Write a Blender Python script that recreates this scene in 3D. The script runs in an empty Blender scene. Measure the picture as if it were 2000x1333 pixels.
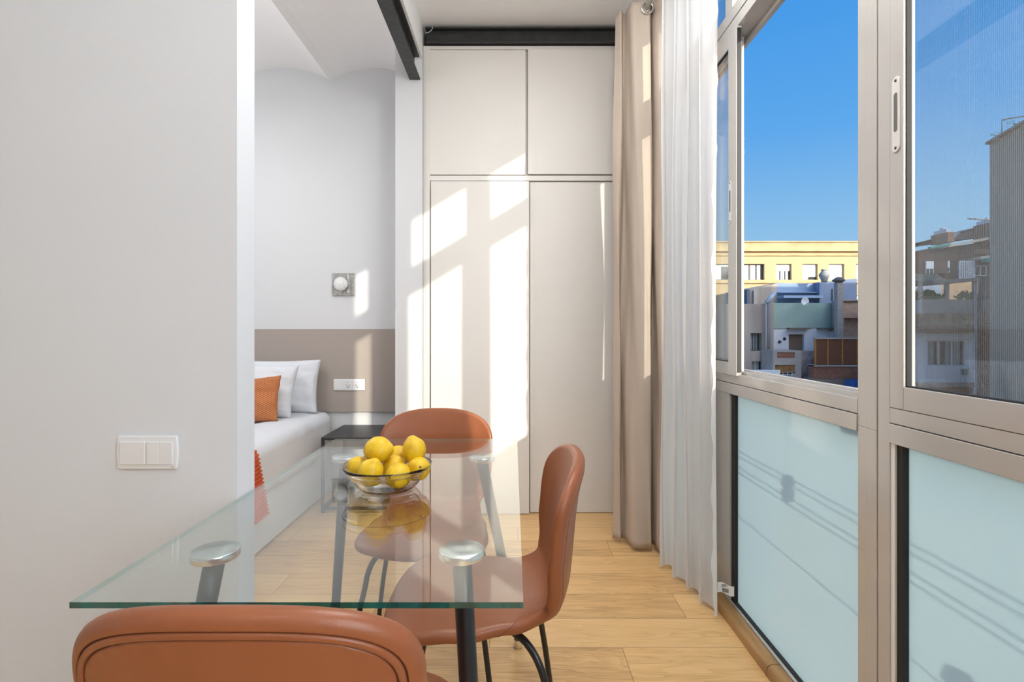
import bpy, bmesh, math, random
from mathutils import Vector, Matrix, noise
random.seed(7)
SC = bpy.context.scene
COL = SC.collection
PI = math.pi

# ------------------------------------------------------------------ camera, sky, sun, exposure
F = 1030.0; CX = 1002.0; CY = 645.0; H = 1.17
cam = bpy.data.cameras.new('camera'); cam_o = bpy.data.objects.new('camera', cam); COL.objects.link(cam_o)
cam_o.location = (0, 0, H); cam_o.rotation_euler = (PI/2, 0, 0)
cam.sensor_width = 36.0; cam.lens = F*36/2000
cam.shift_x = -(CX-1000)/2000; cam.shift_y = -(666.5-CY)/2000
cam.clip_start = 0.05; cam.clip_end = 500
SC.camera = cam_o
SC.view_settings.view_transform = 'Standard'; SC.view_settings.look = 'None'
SC.view_settings.exposure = 0.05; SC.view_settings.gamma = 1.0; SC.view_settings.use_curve_mapping = False

SUN_DIR = Vector((1.0, -1.73, 0.60)).normalized()      # towards the sun
w = bpy.data.worlds.new('world'); SC.world = w; w.use_nodes = True
nt = w.node_tree; nt.nodes.clear()
geo_ = nt.nodes.new('ShaderNodeTexCoord'); sp_ = nt.nodes.new('ShaderNodeSeparateXYZ'); nt.links.new(geo_.outputs['Generated'], sp_.inputs[0])
cr_ = nt.nodes.new('ShaderNodeValToRGB'); nt.links.new(sp_.outputs[2], cr_.inputs[0])      # clear winter sky by elevation
SKY_ = ((0.0, (0.38, 0.57, 0.77)), (0.16, (0.26, 0.51, 0.78)), (0.32, (0.110, 0.38, 0.81)), (0.50, (0.058, 0.31, 0.78)), (1.0, (0.03, 0.19, 0.60)))
for p_, c_ in SKY_[1:-1]: cr_.color_ramp.elements.new(p_)
for e_, (p_, c_) in zip(cr_.color_ramp.elements, SKY_): e_.position = p_; e_.color = (*c_, 1)
# below the horizon: warm glow added in place of bounce light from the town
lt_ = nt.nodes.new('ShaderNodeMath'); lt_.operation = 'LESS_THAN'; lt_.inputs[1].default_value = -0.01; nt.links.new(sp_.outputs[2], lt_.inputs[0])
hz_mix = nt.nodes.new('ShaderNodeMix'); hz_mix.data_type = 'RGBA'; nt.links.new(lt_.outputs[0], hz_mix.inputs[0]); nt.links.new(cr_.outputs[0], hz_mix.inputs[6]); hz_mix.inputs[7].default_value = (0.42, 0.35, 0.28, 1)
bg = nt.nodes.new('ShaderNodeBackground'); bg.inputs['Strength'].default_value = 1.0
ow = nt.nodes.new('ShaderNodeOutputWorld')
# the sky is brighter and whiter round the (unseen) sun behind the viewer
dt_ = nt.nodes.new('ShaderNodeVectorMath'); dt_.operation = 'DOT_PRODUCT'; dt_.inputs[1].default_value = tuple(SUN_DIR); nt.links.new(geo_.outputs['Generated'], dt_.inputs[0])
mx_ = nt.nodes.new('ShaderNodeMath'); mx_.operation = 'MAXIMUM'; mx_.inputs[1].default_value = 0.0; nt.links.new(dt_.outputs['Value'], mx_.inputs[0])
pw_ = nt.nodes.new('ShaderNodeMath'); pw_.operation = 'POWER'; pw_.inputs[1].default_value = 8.0; nt.links.new(mx_.outputs[0], pw_.inputs[0])
ad_ = nt.nodes.new('ShaderNodeVectorMath'); ad_.operation = 'SCALE'; ad_.inputs[0].default_value = (9.0, 8.6, 8.1); nt.links.new(pw_.outputs[0], ad_.inputs['Scale'])
sm_ = nt.nodes.new('ShaderNodeVectorMath'); sm_.operation = 'ADD'; nt.links.new(ad_.outputs[0], sm_.inputs[0]); nt.links.new(hz_mix.outputs[2], sm_.inputs[1])
nt.links.new(sm_.outputs[0], bg.inputs['Color']); nt.links.new(bg.outputs[0], ow.inputs[0])

sl = bpy.data.lights.new('sun', 'SUN'); sl.energy = 4.4; sl.angle = math.radians(0.6); sl.color = (1.0, 0.90, 0.76)
so = bpy.data.objects.new('sun', sl); COL.objects.link(so)
so.rotation_euler = SUN_DIR.to_track_quat('Z', 'Y').to_euler(); so.location = (6, -8, 6)

def area(name, loc, rot, sx, sy, power, color=(1, 1, 1)):
    l = bpy.data.lights.new(name, 'AREA'); l.shape = 'RECTANGLE'; l.size = sx; l.size_y = sy
    l.energy = power; l.color = color
    o = bpy.data.objects.new(name, l); COL.objects.link(o); o.location = loc; o.rotation_euler = rot
    return o
pl = bpy.data.lights.new('pendant_fill_light', 'POINT'); pl.energy = 29; pl.shadow_soft_size = 0.11; pl.color = (0.985, 0.99, 1.0)  # added fill light, brightens the ceiling and the wardrobe
po = bpy.data.objects.new('pendant_fill_light', pl); COL.objects.link(po); po.location = (0.30, 1.15, 2.52)
area('table_fill_light', (0.30, 1.9, 3.06), (0, 0, 0), 0.7, 0.7, 12, (1.0, 0.985, 0.965))  # added fill over the table, out of view
area('rear_ceiling_fill_light', (-0.7, -1.3, 3.06), (0, 0, 0), 0.7, 0.7, 10, (1.0, 0.985, 0.96))  # added fill behind the viewer
area('rear_fill_light', (0.86, -0.75, 1.75), (0, -PI/2, 0), 1.5, 1.5, 62, (0.95, 0.98, 1.0))  # added fill panel
bl = bpy.data.lights.new('bedroom_point_fill', 'POINT'); bl.energy = 13; bl.shadow_soft_size = 0.15; bl.color = (0.97, 0.985, 1.0)  # added point fill for the bedroom walls and vault
bo = bpy.data.objects.new('bedroom_point_fill', bl); COL.objects.link(bo); bo.location = (-2.0, 2.55, 2.30)
area('bedroom_area_fill', (-2.1, 2.5, 2.86), (0, 0, 0), 0.9, 0.9, 14, (0.97, 0.98, 1.0))  # added soft fill from above the bed

# ------------------------------------------------------------------ helpers
def X(px, Y): return (px-CX)/F*Y
def Z(py, Y): return H-(py-CY)/F*Y

MATS = {}
def nn(m, t, **kw):
    n = m.node_tree.nodes.new(t)
    for k, v in kw.items(): setattr(n, k, v)
    return n
def mat(name, color, rough=0.6, metal=0.0, var=0.0, vscale=6.0, bump=0.0, bscale=60.0, spec=0.5, coat=0.0, stretch=(1,1,1), coords='Object'):
    if name in MATS: return MATS[name]
    m = bpy.data.materials.new(name); m.use_nodes = True; MATS[name] = m
    b = m.node_tree.nodes['Principled BSDF']; L = m.node_tree.links
    c = (*color, 1) if len(color) == 3 else color
    b.inputs['Base Color'].default_value = c
    b.inputs['Roughness'].default_value = rough; b.inputs['Metallic'].default_value = metal
    b.inputs['Specular IOR Level'].default_value = spec; b.inputs['Coat Weight'].default_value = coat
    if var or bump:
        tc = nn(m, 'ShaderNodeTexCoord'); mp = nn(m, 'ShaderNodeMapping'); mp.inputs['Scale'].default_value = stretch
        L.new(tc.outputs[coords], mp.inputs[0])
    if var:
        n = nn(m, 'ShaderNodeTexNoise'); n.inputs['Scale'].default_value = vscale; n.inputs['Detail'].default_value = 6
        L.new(mp.outputs[0], n.inputs['Vector'])
        r = nn(m, 'ShaderNodeValToRGB'); r.color_ramp.elements[0].position = 0.3; r.color_ramp.elements[1].position = 0.7
        r.color_ramp.elements[0].color = (*[max(0, x*(1-var)) for x in c[:3]], 1)
        r.color_ramp.elements[1].color = (*[min(1, x*(1+var)) for x in c[:3]], 1)
        L.new(n.outputs['Fac'], r.inputs[0]); L.new(r.outputs[0], b.inputs['Base Color'])
    if bump:
        n2 = nn(m, 'ShaderNodeTexNoise'); n2.inputs['Scale'].default_value = bscale; n2.inputs['Detail'].default_value = 4
        L.new(mp.outputs[0], n2.inputs['Vector'])
        bp = nn(m, 'ShaderNodeBump'); bp.inputs['Strength'].default_value = bump; bp.inputs['Distance'].default_value = 0.01
        L.new(n2.outputs['Fac'], bp.inputs['Height']); L.new(bp.outputs[0], b.inputs['Normal'])
    return m

def link(name, me, parent=None, kind=None):
    o = bpy.data.objects.new(name, me); COL.objects.link(o)
    if parent: o.parent = parent
    if kind: o['kind'] = kind
    return o
def tag(o, label, cat, group=None, kind=None):
    o['label'] = label; o['category'] = cat
    if group: o['group'] = group
    if kind: o['kind'] = kind
    return o
def empty(name, loc=(0, 0, 0), rz=0.0, label=None, cat=None, group=None, kind=None):
    o = bpy.data.objects.new(name, None); COL.objects.link(o); o.location = loc; o.rotation_euler = (0, 0, rz)
    o.empty_display_size = 0.05
    if label: tag(o, label, cat, group)
    if kind: o['kind'] = kind
    return o
def smooth(me, on=True):
    me.polygons.foreach_set('use_smooth', [on]*len(me.polygons))

class MB:
    """collects shapes, links them as one mesh object"""
    def __init__(s): s.bm = bmesh.new()
    def box(s, x0, x1, y0, y1, z0, z1, mi=0):
        vs = [s.bm.verts.new(p) for p in ((x0,y0,z0),(x1,y0,z0),(x1,y1,z0),(x0,y1,z0),(x0,y0,z1),(x1,y0,z1),(x1,y1,z1),(x0,y1,z1))]
        for f in ((0,3,2,1),(4,5,6,7),(0,1,5,4),(1,2,6,5),(2,3,7,6),(3,0,4,7)):
            s.bm.faces.new([vs[i] for i in f]).material_index = mi
        return s
    def prism(s, pts, axis, a0, a1, mi=0):
        """pts polygon in the plane normal to axis; extruded a0..a1"""
        def P(p, a):
            if axis == 'x': return (a, p[0], p[1])
            if axis == 'y': return (p[0], a, p[1])
            return (p[0], p[1], a)
        A = [s.bm.verts.new(P(p, a0)) for p in pts]; B = [s.bm.verts.new(P(p, a1)) for p in pts]
        n = len(pts)
        s.bm.faces.new(A).material_index = mi; s.bm.faces.new(B[::-1]).material_index = mi
        for i in range(n): s.bm.faces.new((A[i], B[i], B[(i+1) % n], A[(i+1) % n])).material_index = mi
        bmesh.ops.recalc_face_normals(s.bm, faces=s.bm.faces)
        return s
    def tube(s, pts, r, seg=12, mi=0, cap=True):
        pts = [Vector(p) for p in pts]; n = len(pts)
        rr = r if isinstance(r, (list, tuple)) else [r]*n
        rings = []; up = None
        for i, p in enumerate(pts):
            t = ((pts[min(i+1, n-1)]-pts[max(i-1, 0)])).normalized()
            if up is None:
                up = Vector((0, 0, 1)) if abs(t.z) < 0.9 else Vector((1, 0, 0))
            a = (up - t*up.dot(t)).normalized(); b = t.cross(a); up = a
            rings.append([s.bm.verts.new(p + (a*math.cos(2*PI*k/seg)+b*math.sin(2*PI*k/seg))*rr[i]) for k in range(seg)])
        for i in range(n-1):
            for k in range(seg):
                f = s.bm.faces.new((rings[i][k], rings[i][(k+1) % seg], rings[i+1][(k+1) % seg], rings[i+1][k])); f.material_index = mi; f.smooth = True
        if cap:
            s.bm.faces.new(rings[0][::-1]).material_index = mi; s.bm.faces.new(rings[-1]).material_index = mi
        return s
    def lathe(s, prof, c=(0, 0, 0), seg=32, mi=0, axis='z'):
        rings = []
        def P(r, h, a):
            q = (r*math.cos(a), r*math.sin(a), h)
            if axis == 'y': q = (q[0], q[2], q[1])
            if axis == 'x': q = (q[2], q[0], q[1])
            return (q[0]+c[0], q[1]+c[1], q[2]+c[2])
        for r, h in prof:
            if r < 1e-6: rings.append([s.bm.verts.new(P(0, h, 0))])
            else: rings.append([s.bm.verts.new(P(r, h, 2*PI*k/seg)) for k in range(seg)])
        for i in range(len(rings)-1):
            A, B = rings[i], rings[i+1]
            for k in range(seg):
                k2 = (k+1) % seg
                if len(A) == 1 and len(B) == 1: continue
                if len(A) == 1: f = (A[0], B[k2], B[k])
                elif len(B) == 1: f = (A[k], A[k2], B[0])
                else: f = (A[k], A[k2], B[k2], B[k])
                fc = s.bm.faces.new(f); fc.material_index = mi; fc.smooth = True
        return s
    def grid(s, fn, nu, nv, mi=0, sm=True):
        V = [[s.bm.verts.new(fn(i/nu, j/nv)) for j in range(nv+1)] for i in range(nu+1)]
        for i in range(nu):
            for j in range(nv):
                f = s.bm.faces.new((V[i][j], V[i+1][j], V[i+1][j+1], V[i][j+1])); f.material_index = mi; f.smooth = sm
        return s
    def build(s, name, m, parent=None, bevel=0.0, kind=None, seg=2, recalc=False, loc=None):
        if recalc: bmesh.ops.recalc_face_normals(s.bm, faces=s.bm.faces)
        me = bpy.data.meshes.new(name); s.bm.to_mesh(me); s.bm.free()
        for q in (m if isinstance(m, (list, tuple)) else [m]): me.materials.append(q)
        o = link(name, me, parent, kind)
        if loc: o.location = loc
        if bevel:
            b = o.modifiers.new('bevel', 'BEVEL'); b.width = bevel; b.segments = seg; b.limit_method = 'ANGLE'; b.angle_limit = math.radians(40)
            smooth(me); 
            wn = o.modifiers.new('wn', 'WEIGHTED_NORMAL'); wn.keep_sharp = True
        return o
def box(name, m, x0, x1, y0, y1, z0, z1, parent=None, bevel=0.0, kind=None):
    return MB().box(x0, x1, y0, y1, z0, z1).build(name, m, parent, bevel, kind)
def cyl_prof(r, h0, h1, b=0.001):
    return [(0, h0), (r-b, h0), (r, h0+b), (r, h1-b), (r-b, h1), (0, h1)]
def copy_tree(o, parent=None):
    c = o.copy(); COL.objects.link(c); c.parent = parent
    for ch in list(o.children): copy_tree(ch, c)
    return c

# ------------------------------------------------------------------ materials
WALL = mat('wall_paint', (0.72, 0.74, 0.765), 0.75, var=0.012, vscale=2, bump=0.035, bscale=70)
WALLB = mat('bedroom_paint', (0.70, 0.71, 0.72), 0.8, var=0.012, vscale=2, bump=0.06, bscale=50)
CEIL = mat('ceiling_paint', (0.92, 0.92, 0.915), 0.85, var=0.01, vscale=3, bump=0.15, bscale=25)
TAUPE = mat('taupe_panel', (0.40, 0.345, 0.305), 0.7, bump=0.03, bscale=40)
LAC = mat('white_lacquer', (0.76, 0.735, 0.69), 0.42, var=0.008, vscale=3)
STEEL = mat('black_steel', (0.025, 0.025, 0.026), 0.45, var=0.25, vscale=18, bump=0.25, bscale=30)
ALU = mat('window_aluminium', (0.47, 0.45, 0.425), 0.16, 0.0, spec=0.8, coat=0.35)
GASK = mat('black_gasket', (0.012, 0.012, 0.013), 0.6)
RAILM = mat('track_metal', (0.62, 0.61, 0.59), 0.25, 0.7)
BLACK = mat('black_metal', (0.010, 0.010, 0.012), 0.28, 0.0, spec=0.6)
CHROME = mat('chrome', (0.75, 0.75, 0.75), 0.12, 1.0)
PLAST = mat('white_plastic', (0.80, 0.80, 0.80), 0.35)
PLASTD = mat('dark_slot', (0.05, 0.05, 0.05), 0.5)
LINEN = mat('white_linen', (0.75, 0.77, 0.81), 0.9, bump=0.12, bscale=300)
BEIGE = mat('beige_curtain_cloth', (0.50, 0.42, 0.35), 0.85, var=0.03, vscale=5, bump=0.10, bscale=400)
LEATHER = mat('cognac_leather', (0.29, 0.092, 0.036), 0.36, var=0.05, vscale=9, bump=0.06, bscale=350, spec=0.45)
LEATHD = mat('seam_shade_leather', (0.15, 0.045, 0.02), 0.55)  # groove shade put into the colour of the seams

def glass_mat(name, tint=(0.97, 0.99, 0.985), ior=1.5, rough=0.0, refl=1.0):
    m = bpy.data.materials.new(name); m.use_nodes = True; m.node_tree.nodes.clear(); L = m.node_tree.links
    out = nn(m, 'ShaderNodeOutputMaterial'); mix = nn(m, 'ShaderNodeMixShader'); tr = nn(m, 'ShaderNodeBsdfTransparent')
    gl = nn(m, 'ShaderNodeBsdfGlossy'); gl.inputs['Roughness'].default_value = rough
    gl.inputs['Color'].default_value = (refl, refl, refl, 1)
    tr.inputs['Color'].default_value = (*tint, 1)
    geo = nn(m, 'ShaderNodeNewGeometry'); iorn = nn(m, 'ShaderNodeMapRange')
    iorn.inputs['To Min'].default_value = ior; iorn.inputs['To Max'].default_value = 1/ior
    L.new(geo.outputs['Backfacing'], iorn.inputs['Value'])
    fr = nn(m, 'ShaderNodeFresnel'); L.new(iorn.outputs[0], fr.inputs['IOR'])
    L.new(fr.outputs[0], mix.inputs[0]); L.new(tr.outputs[0], mix.inputs[1]); L.new(gl.outputs[0], mix.inputs[2]); L.new(mix.outputs[0], out.inputs[0])
    MATS[name] = m
    return m
GLASS_T = glass_mat('table_glass', (0.93, 0.965, 0.96))
GLASS_W = glass_mat('window_glass', (0.96, 0.98, 0.98))
GLASS_B = glass_mat('bowl_glass', (0.97, 0.985, 0.99))
def solid_glass(name, color, rough=0.0):
    m = mat(name, color, rough); b = m.node_tree.nodes['Principled BSDF']; b.inputs['Transmission Weight'].default_value = 1.0; b.inputs['IOR'].default_value = 1.5
    return m
EDGE = mat('glass_edge_teal', (0.0, 0.075, 0.068), 0.06, var=0.9, vscale=7, stretch=(3, 3, 0.2), spec=0.8)
def seethrough(m, f):
    L = m.node_tree.links; b = m.node_tree.nodes['Principled BSDF']; out = m.node_tree.nodes['Material Output']
    t = nn(m, 'ShaderNodeBsdfTransparent'); t.inputs['Color'].default_value = (0.25, 0.75, 0.70, 1); x = nn(m, 'ShaderNodeMixShader'); x.inputs[0].default_value = f
    L.new(b.outputs[0], x.inputs[1]); L.new(t.outputs[0], x.inputs[2]); L.new(x.outputs[0], out.inputs[0])
seethrough(EDGE, 0.12)
EDGE2 = mat('glass_edge_pale', (0.25, 0.45, 0.43), 0.06, spec=0.8)
seethrough(EDGE2, 0.75)
EDGE2.node_tree.nodes['Transparent BSDF'].inputs['Color'].default_value = (0.80, 0.95, 0.93, 1)
BOWLG = solid_glass('clear_bowl_glass', (0.97, 0.99, 1.0))

def frosted():
    m = bpy.data.materials.new('frosted_glass'); m.use_nodes = True; m.node_tree.nodes.clear(); L = m.node_tree.links
    out = nn(m, 'ShaderNodeOutputMaterial'); tl = nn(m, 'ShaderNodeBsdfTranslucent'); tl.inputs['Color'].default_value = (0.80, 0.94, 0.97, 1)
    df = nn(m, 'ShaderNodeBsdfDiffuse'); df.inputs['Color'].default_value = (0.62, 0.70, 0.70, 1)
    m1 = nn(m, 'ShaderNodeMixShader'); m1.inputs[0].default_value = 0.10
    L.new(tl.outputs[0], m1.inputs[1]); L.new(df.outputs[0], m1.inputs[2])
    gl = nn(m, 'ShaderNodeBsdfGlossy'); gl.inputs['Roughness'].default_value = 0.03
    fr = nn(m, 'ShaderNodeFresnel'); fr.inputs['IOR'].default_value = 1.45
    m2 = nn(m, 'ShaderNodeMixShader'); L.new(fr.outputs[0], m2.inputs[0]); L.new(m1.outputs[0], m2.inputs[1]); L.new(gl.outputs[0], m2.inputs[2])
    L.new(m2.outputs[0], out.inputs[0]); MATS['frosted_glass'] = m
    return m
FROST = frosted()

def cloth_sheer():
    m = bpy.data.materials.new('sheer_voile'); m.use_nodes = True; m.node_tree.nodes.clear(); L = m.node_tree.links
    out = nn(m, 'ShaderNodeOutputMaterial')
    df = nn(m, 'ShaderNodeBsdfDiffuse'); df.inputs['Color'].default_value = (0.86, 0.86, 0.86, 1)
    tl = nn(m, 'ShaderNodeBsdfTranslucent'); tl.inputs['Color'].default_value = (0.88, 0.88, 0.88, 1)
    tp = nn(m, 'ShaderNodeBsdfTransparent')
    a = nn(m, 'ShaderNodeMixShader'); a.inputs[0].default_value = 0.42
    b = nn(m, 'ShaderNodeMixShader'); b.inputs[0].default_value = 0.08
    tc = nn(m, 'ShaderNodeTexCoord'); n = nn(m, 'ShaderNodeTexNoise'); n.inputs['Scale'].default_value = 350
    mp = nn(m, 'ShaderNodeMapping'); mp.inputs['Scale'].default_value = (1, 1, 0.3); L.new(tc.outputs['Object'], mp.inputs[0]); L.new(mp.outputs[0], n.inputs['Vector'])
    bp = nn(m, 'ShaderNodeBump'); bp.inputs['Strength'].default_value = 0.25; bp.inputs['Distance'].default_value = 0.002
    L.new(n.outputs['Fac'], bp.inputs['Height']); L.new(bp.outputs[0], df.inputs['Normal'])
    L.new(df.outputs[0], a.inputs[1]); L.new(tl.outputs[0], a.inputs[2]); L.new(a.outputs[0], b.inputs[1]); L.new(tp.outputs[0], b.inputs[2]); L.new(b.outputs[0], out.inputs[0])
    MATS['sheer_voile'] = m
    return m
SHEER = cloth_sheer()

def floor_mat():
    m = bpy.data.materials.new('oak_planks'); m.use_nodes = True; L = m.node_tree.links; N = m.node_tree
    b = N.nodes['Principled BSDF']; b.inputs['Roughness'].default_value = 0.38
    tc = nn(m, 'ShaderNodeTexCoord'); sp = nn(m, 'ShaderNodeSeparateXYZ'); L.new(tc.outputs['Object'], sp.inputs[0])
    def M(op, a, bb=None, c=None):
        n = nn(m, 'ShaderNodeMath', operation=op)
        for i, v in enumerate((a, bb, c)):
            if v is None: continue
            if isinstance(v, (int, float)): n.inputs[i].default_value = v
            else: L.new(v, n.inputs[i])
        return n.outputs[0]
    v = M('DIVIDE', M('SUBTRACT', sp.outputs[1], 1.942), 0.1967)
    row = M('FLOOR', v); fv = M('FRACT', v)
    # row 1 (2.144..2.34) has its joint at x = 0.704
    off = M('FRACT', M('MULTIPLY', M('SUBTRACT', row, 1.0), 0.3819))
    u = M('DIVIDE', M('SUBTRACT', M('ADD', sp.outputs[0], M('MULTIPLY', off, 1.28)), 0.704), 1.28)
    cu = M('FLOOR', u); fu = M('FRACT', u)
    cb = nn(m, 'ShaderNodeCombineXYZ'); L.new(row, cb.inputs[0]); L.new(cu, cb.inputs[1])
    wn = nn(m, 'ShaderNodeTexWhiteNoise', noise_dimensions='3D'); L.new(cb.outputs[0], wn.inputs['Vector'])
    # seams
    dv = M('MINIMUM', fv, M('SUBTRACT', 1.0, fv)); du = M('MINIMUM', fu, M('SUBTRACT', 1.0, fu))
    seam = M('MAXIMUM', M('LESS_THAN', dv, 0.008), M('LESS_THAN', du, 0.0012))
    # grain
    va = nn(m, 'ShaderNodeVectorMath', operation='MULTIPLY_ADD')
    L.new(tc.outputs['Object'], va.inputs[0]); va.inputs[1].default_value = (1.3, 11.0, 1)
    vs = nn(m, 'ShaderNodeVectorMath', operation='SCALE'); L.new(wn.outputs['Color'], vs.inputs[0]); vs.inputs['Scale'].default_value = 37.0
    L.new(vs.outputs[0], va.inputs[2])
    n1 = nn(m, 'ShaderNodeTexNoise'); n1.inputs['Scale'].default_value = 1.2; n1.inputs['Detail'].default_value = 3; n1.inputs['Distortion'].default_value = 0.6
    L.new(va.outputs[0], n1.inputs['Vector'])
    rings = M('FRACT', M('MULTIPLY', n1.outputs['Fac'], 9.0))
    n2 = nn(m, 'ShaderNodeTexNoise'); n2.inputs['Scale'].default_value = 7.0; n2.inputs['Detail'].default_value = 9
    vb = nn(m, 'ShaderNodeVectorMath', operation='MULTIPLY'); L.new(va.outputs[0], vb.inputs[0]); vb.inputs[1].default_value = (0.8, 2.6, 1); L.new(vb.outputs[0], n2.inputs['Vector'])
    n3 = nn(m, 'ShaderNodeTexNoise'); n3.inputs['Scale'].default_value = 1.0; n3.inputs['Detail'].default_value = 2
    L.new(va.outputs[0], n3.inputs['Vector'])
    t = M('ADD', M('ADD', M('MULTIPLY', rings, 0.13), M('MULTIPLY', n2.outputs['Fac'], 0.46)), M('ADD', M('MULTIPLY', wn.outputs['Value'], 0.22), M('MULTIPLY', n3.outputs['Fac'], 0.40)))
    cr = nn(m, 'ShaderNodeValToRGB'); L.new(t, cr.inputs[0])
    e = cr.color_ramp.elements; e[0].position = 0.30; e[0].color = (0.44, 0.24, 0.095, 1); e[1].position = 0.82; e[1].color = (0.86, 0.57, 0.27, 1)
    k = cr.color_ramp.elements.new(0.55); k.color = (0.73, 0.45, 0.195, 1)
    mx = nn(m, 'ShaderNodeMix', data_type='RGBA'); L.new(M('MULTIPLY', seam, 0.65), mx.inputs[0]); L.new(cr.outputs[0], mx.inputs[6]); mx.inputs[7].default_value = (0.16, 0.08, 0.03, 1)
    L.new(mx.outputs[2], b.inputs['Base Color'])
    bp = nn(m, 'ShaderNodeBump'); bp.inputs['Strength'].default_value = 0.15; bp.inputs['Distance'].default_value = 0.003
    L.new(M('SUBTRACT', t, seam), bp.inputs['Height']); L.new(bp.outputs[0], b.inputs['Normal'])
    MATS['oak_planks'] = m
    return m
OAK = floor_mat()
OAKT = mat('oak_trim', (0.36, 0.20, 0.075), 0.35, var=0.25, vscale=4, stretch=(14, 1.2, 14), bump=0.05, bscale=20)

# ------------------------------------------------------------------ room shell
WX = 0.90                                  # inner face of the window wall
CEILZ = 3.105
box('floor', OAK, -3.4, 0.98, -4.0, 4.0, -0.08, 0.0, kind='structure')
MB().box(-3.4, 1.0, -4.0, 4.0, CEILZ, 3.25).build('ceiling', CEIL, kind='structure')
# partition with the light switch: its end edge is the bright vertical strip
PX0, PY0, PY1 = X(463, 1.325), 1.325, 1.325*539/505
box('wall_left', WALL, -3.4, PX0, PY0, PY1, 0, CEILZ, kind='structure')
box('wall_back', WALLB, -3.4, -0.575, 3.84, 3.98, 0, CEILZ, kind='structure')
box('wall_far_left', WALLB, -3.5, -3.4, -4.0, 3.98, 0, CEILZ, kind='structure')
box('wall_rear', WALL, -3.4, 1.0, -4.1, -4.0, 0, CEILZ, kind='structure')
# pier at the end of the beam
PR = -0.575
MB().box(X(772, 3.35), PR, 3.35, 3.84, 0, CEILZ).build('wall_pier', WALLB, kind='structure')
# plaster wall above the steel beam
BZ0, BZ1 = 2.757, 2.894
box("wall_lintel", CEIL, -0.665, PR, PY1, 3.35, BZ1, CEILZ, kind='structure')
# wall behind wardrobe and beside the curtains
box('wall_wardrobe', WALLB, PR, 1.0, 3.95, 4.05, 0, CEILZ, kind='structure')
WIN_TOP = 2.90
box('wall_right_top', CEIL, WX, 1.0, -4.0, 3.95, WIN_TOP, CEILZ, kind='structure')
box('wall_right_far', WALL, WX, 1.0, 2.90, 3.95, 0, WIN_TOP, kind='structure')
box('wall_right_near', WALL, WX, 1.0, -4.0, 0.10, 0, WIN_TOP, kind='structure')  # unseen; its end is set to block the sun past the near window
# bedroom vaulted ceiling: shallow arcs running in depth
def vault():
    mb = MB()
    cusps = [-3.4, -2.70, -2.01, -1.33, -0.66]
    prof = []
    for a, b2 in zip(cusps, cusps[1:]):
        for k in range(14):
            u = k/14; prof.append((a+(b2-a)*u, 2.985+0.15*math.sin(PI*u)**0.8*0.62))
    prof.append((cusps[-1], 2.985))
    pts = prof + [(-0.66, 3.10), (-3.4, 3.10)]
    mb.prism(pts, 'y', PY1, 3.84)
    o = mb.build('ceiling_vault', CEIL, kind='structure')
vault()

# black steel beams (I section)
def ibeam_y(name, x0, x1, y0, y1, z0, z1, fl, web):
    mb = MB(); xm = (x0+x1)/2
    mb.box(x0, x1, y0, y1, z0, z0+fl); mb.box(x0, x1, y0, y1-0.03, z1-fl, z1); mb.box(xm-web/2, xm+web/2, y0, y1-0.03, z0+fl, z1-fl)
    return mb.build(name, STEEL, bevel=0.003)
b1 = ibeam_y("steel_beam", -0.657, -0.588, PY1+0.002, 3.345, BZ0, BZ1, 0.011, 0.008)
tag(b1, 'black steel beam running away from the viewer over the bedroom opening', 'beam')
mb = MB(); y0, y1 = 3.335, 3.40; za, zb = Z(82.5, 3.335), Z(52, 3.335)
mb.box(-0.556, WX, y0, y1, za, za+0.010); mb.box(-0.556, WX, y0, y1, zb-0.010, zb); mb.box(-0.556, WX, y0+0.028, y0+0.036, za+0.01, zb-0.01)
b2 = mb.build('steel_beam', STEEL, bevel=0.003)
tag(b2, 'black steel beam lying across above the white wardrobe doors', 'beam')
# little loop of cable on the wardrobe beam's left end
cab = MB().tube([(-0.556+0.05*math.sin(a)*1.0, 3.328, zb-0.045+0.045*(1-math.cos(a))) for a in [0.1*k for k in range(0, 16)]], 0.002, 6).build('white_cable', PLAST)
tag(cab, 'thin white cable curling over the left end of the black beam', 'cable')

# ------------------------------------------------------------------ wardrobe
YW = 3.366
def wx(px): return X(px, YW)
wr = empty('wardrobe', (0, 0, 0), 0, 'tall built-in off-white wardrobe filling the end wall under the black beam', 'wardrobe')
mb = MB()
mb.box(PR+0.002, wx(840), YW, 3.94, 0, 2.985)                 # left stile
mb.box(wx(840), WX-0.002, YW+0.03, 3.94, 0.0, 2.985)          # body
mb.box(wx(1211.5), WX-0.002, YW, YW+0.03, 0, 2.985)          # right stile
mb.box(wx(840), WX-0.002, YW, YW+0.03, Z(96.5, YW), 2.985)    # top rail
mb.box(wx(840), wx(1211.5), YW, YW+0.03, Z(353, YW), Z(343, YW))
mb.build('carcass', LAC, wr, 0.0012)
MB().box(PR+0.012, PR+0.0135, YW-0.001, YW+0.01, 0, 2.95).build('stile_groove', mat('groove_grey', (0.45, 0.44, 0.42), 0.6), wr)
MB().box(wx(839.5), wx(1026.5), YW-0.002, YW+0.018, Z(341.5, YW), Z(98, YW)).build('door', LAC, wr, 0.0012)
MB().box(wx(1031), wx(1210.5), YW-0.008, YW+0.018, Z(341, YW), Z(97, YW)).build('door', LAC, wr, 0.0012)
MB().box(wx(842.5), X(1033.5, YW-0.02), YW-0.022, YW+0.0, 0.004, Z(354, YW-0.02)).build('door', LAC, wr, 0.0012)
MB().box(X(1034.5, YW)+0.003, wx(1205), YW+0.002, YW+0.024, 0.004, Z(356, YW)).build('door', LAC, wr, 0.0012)

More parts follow.
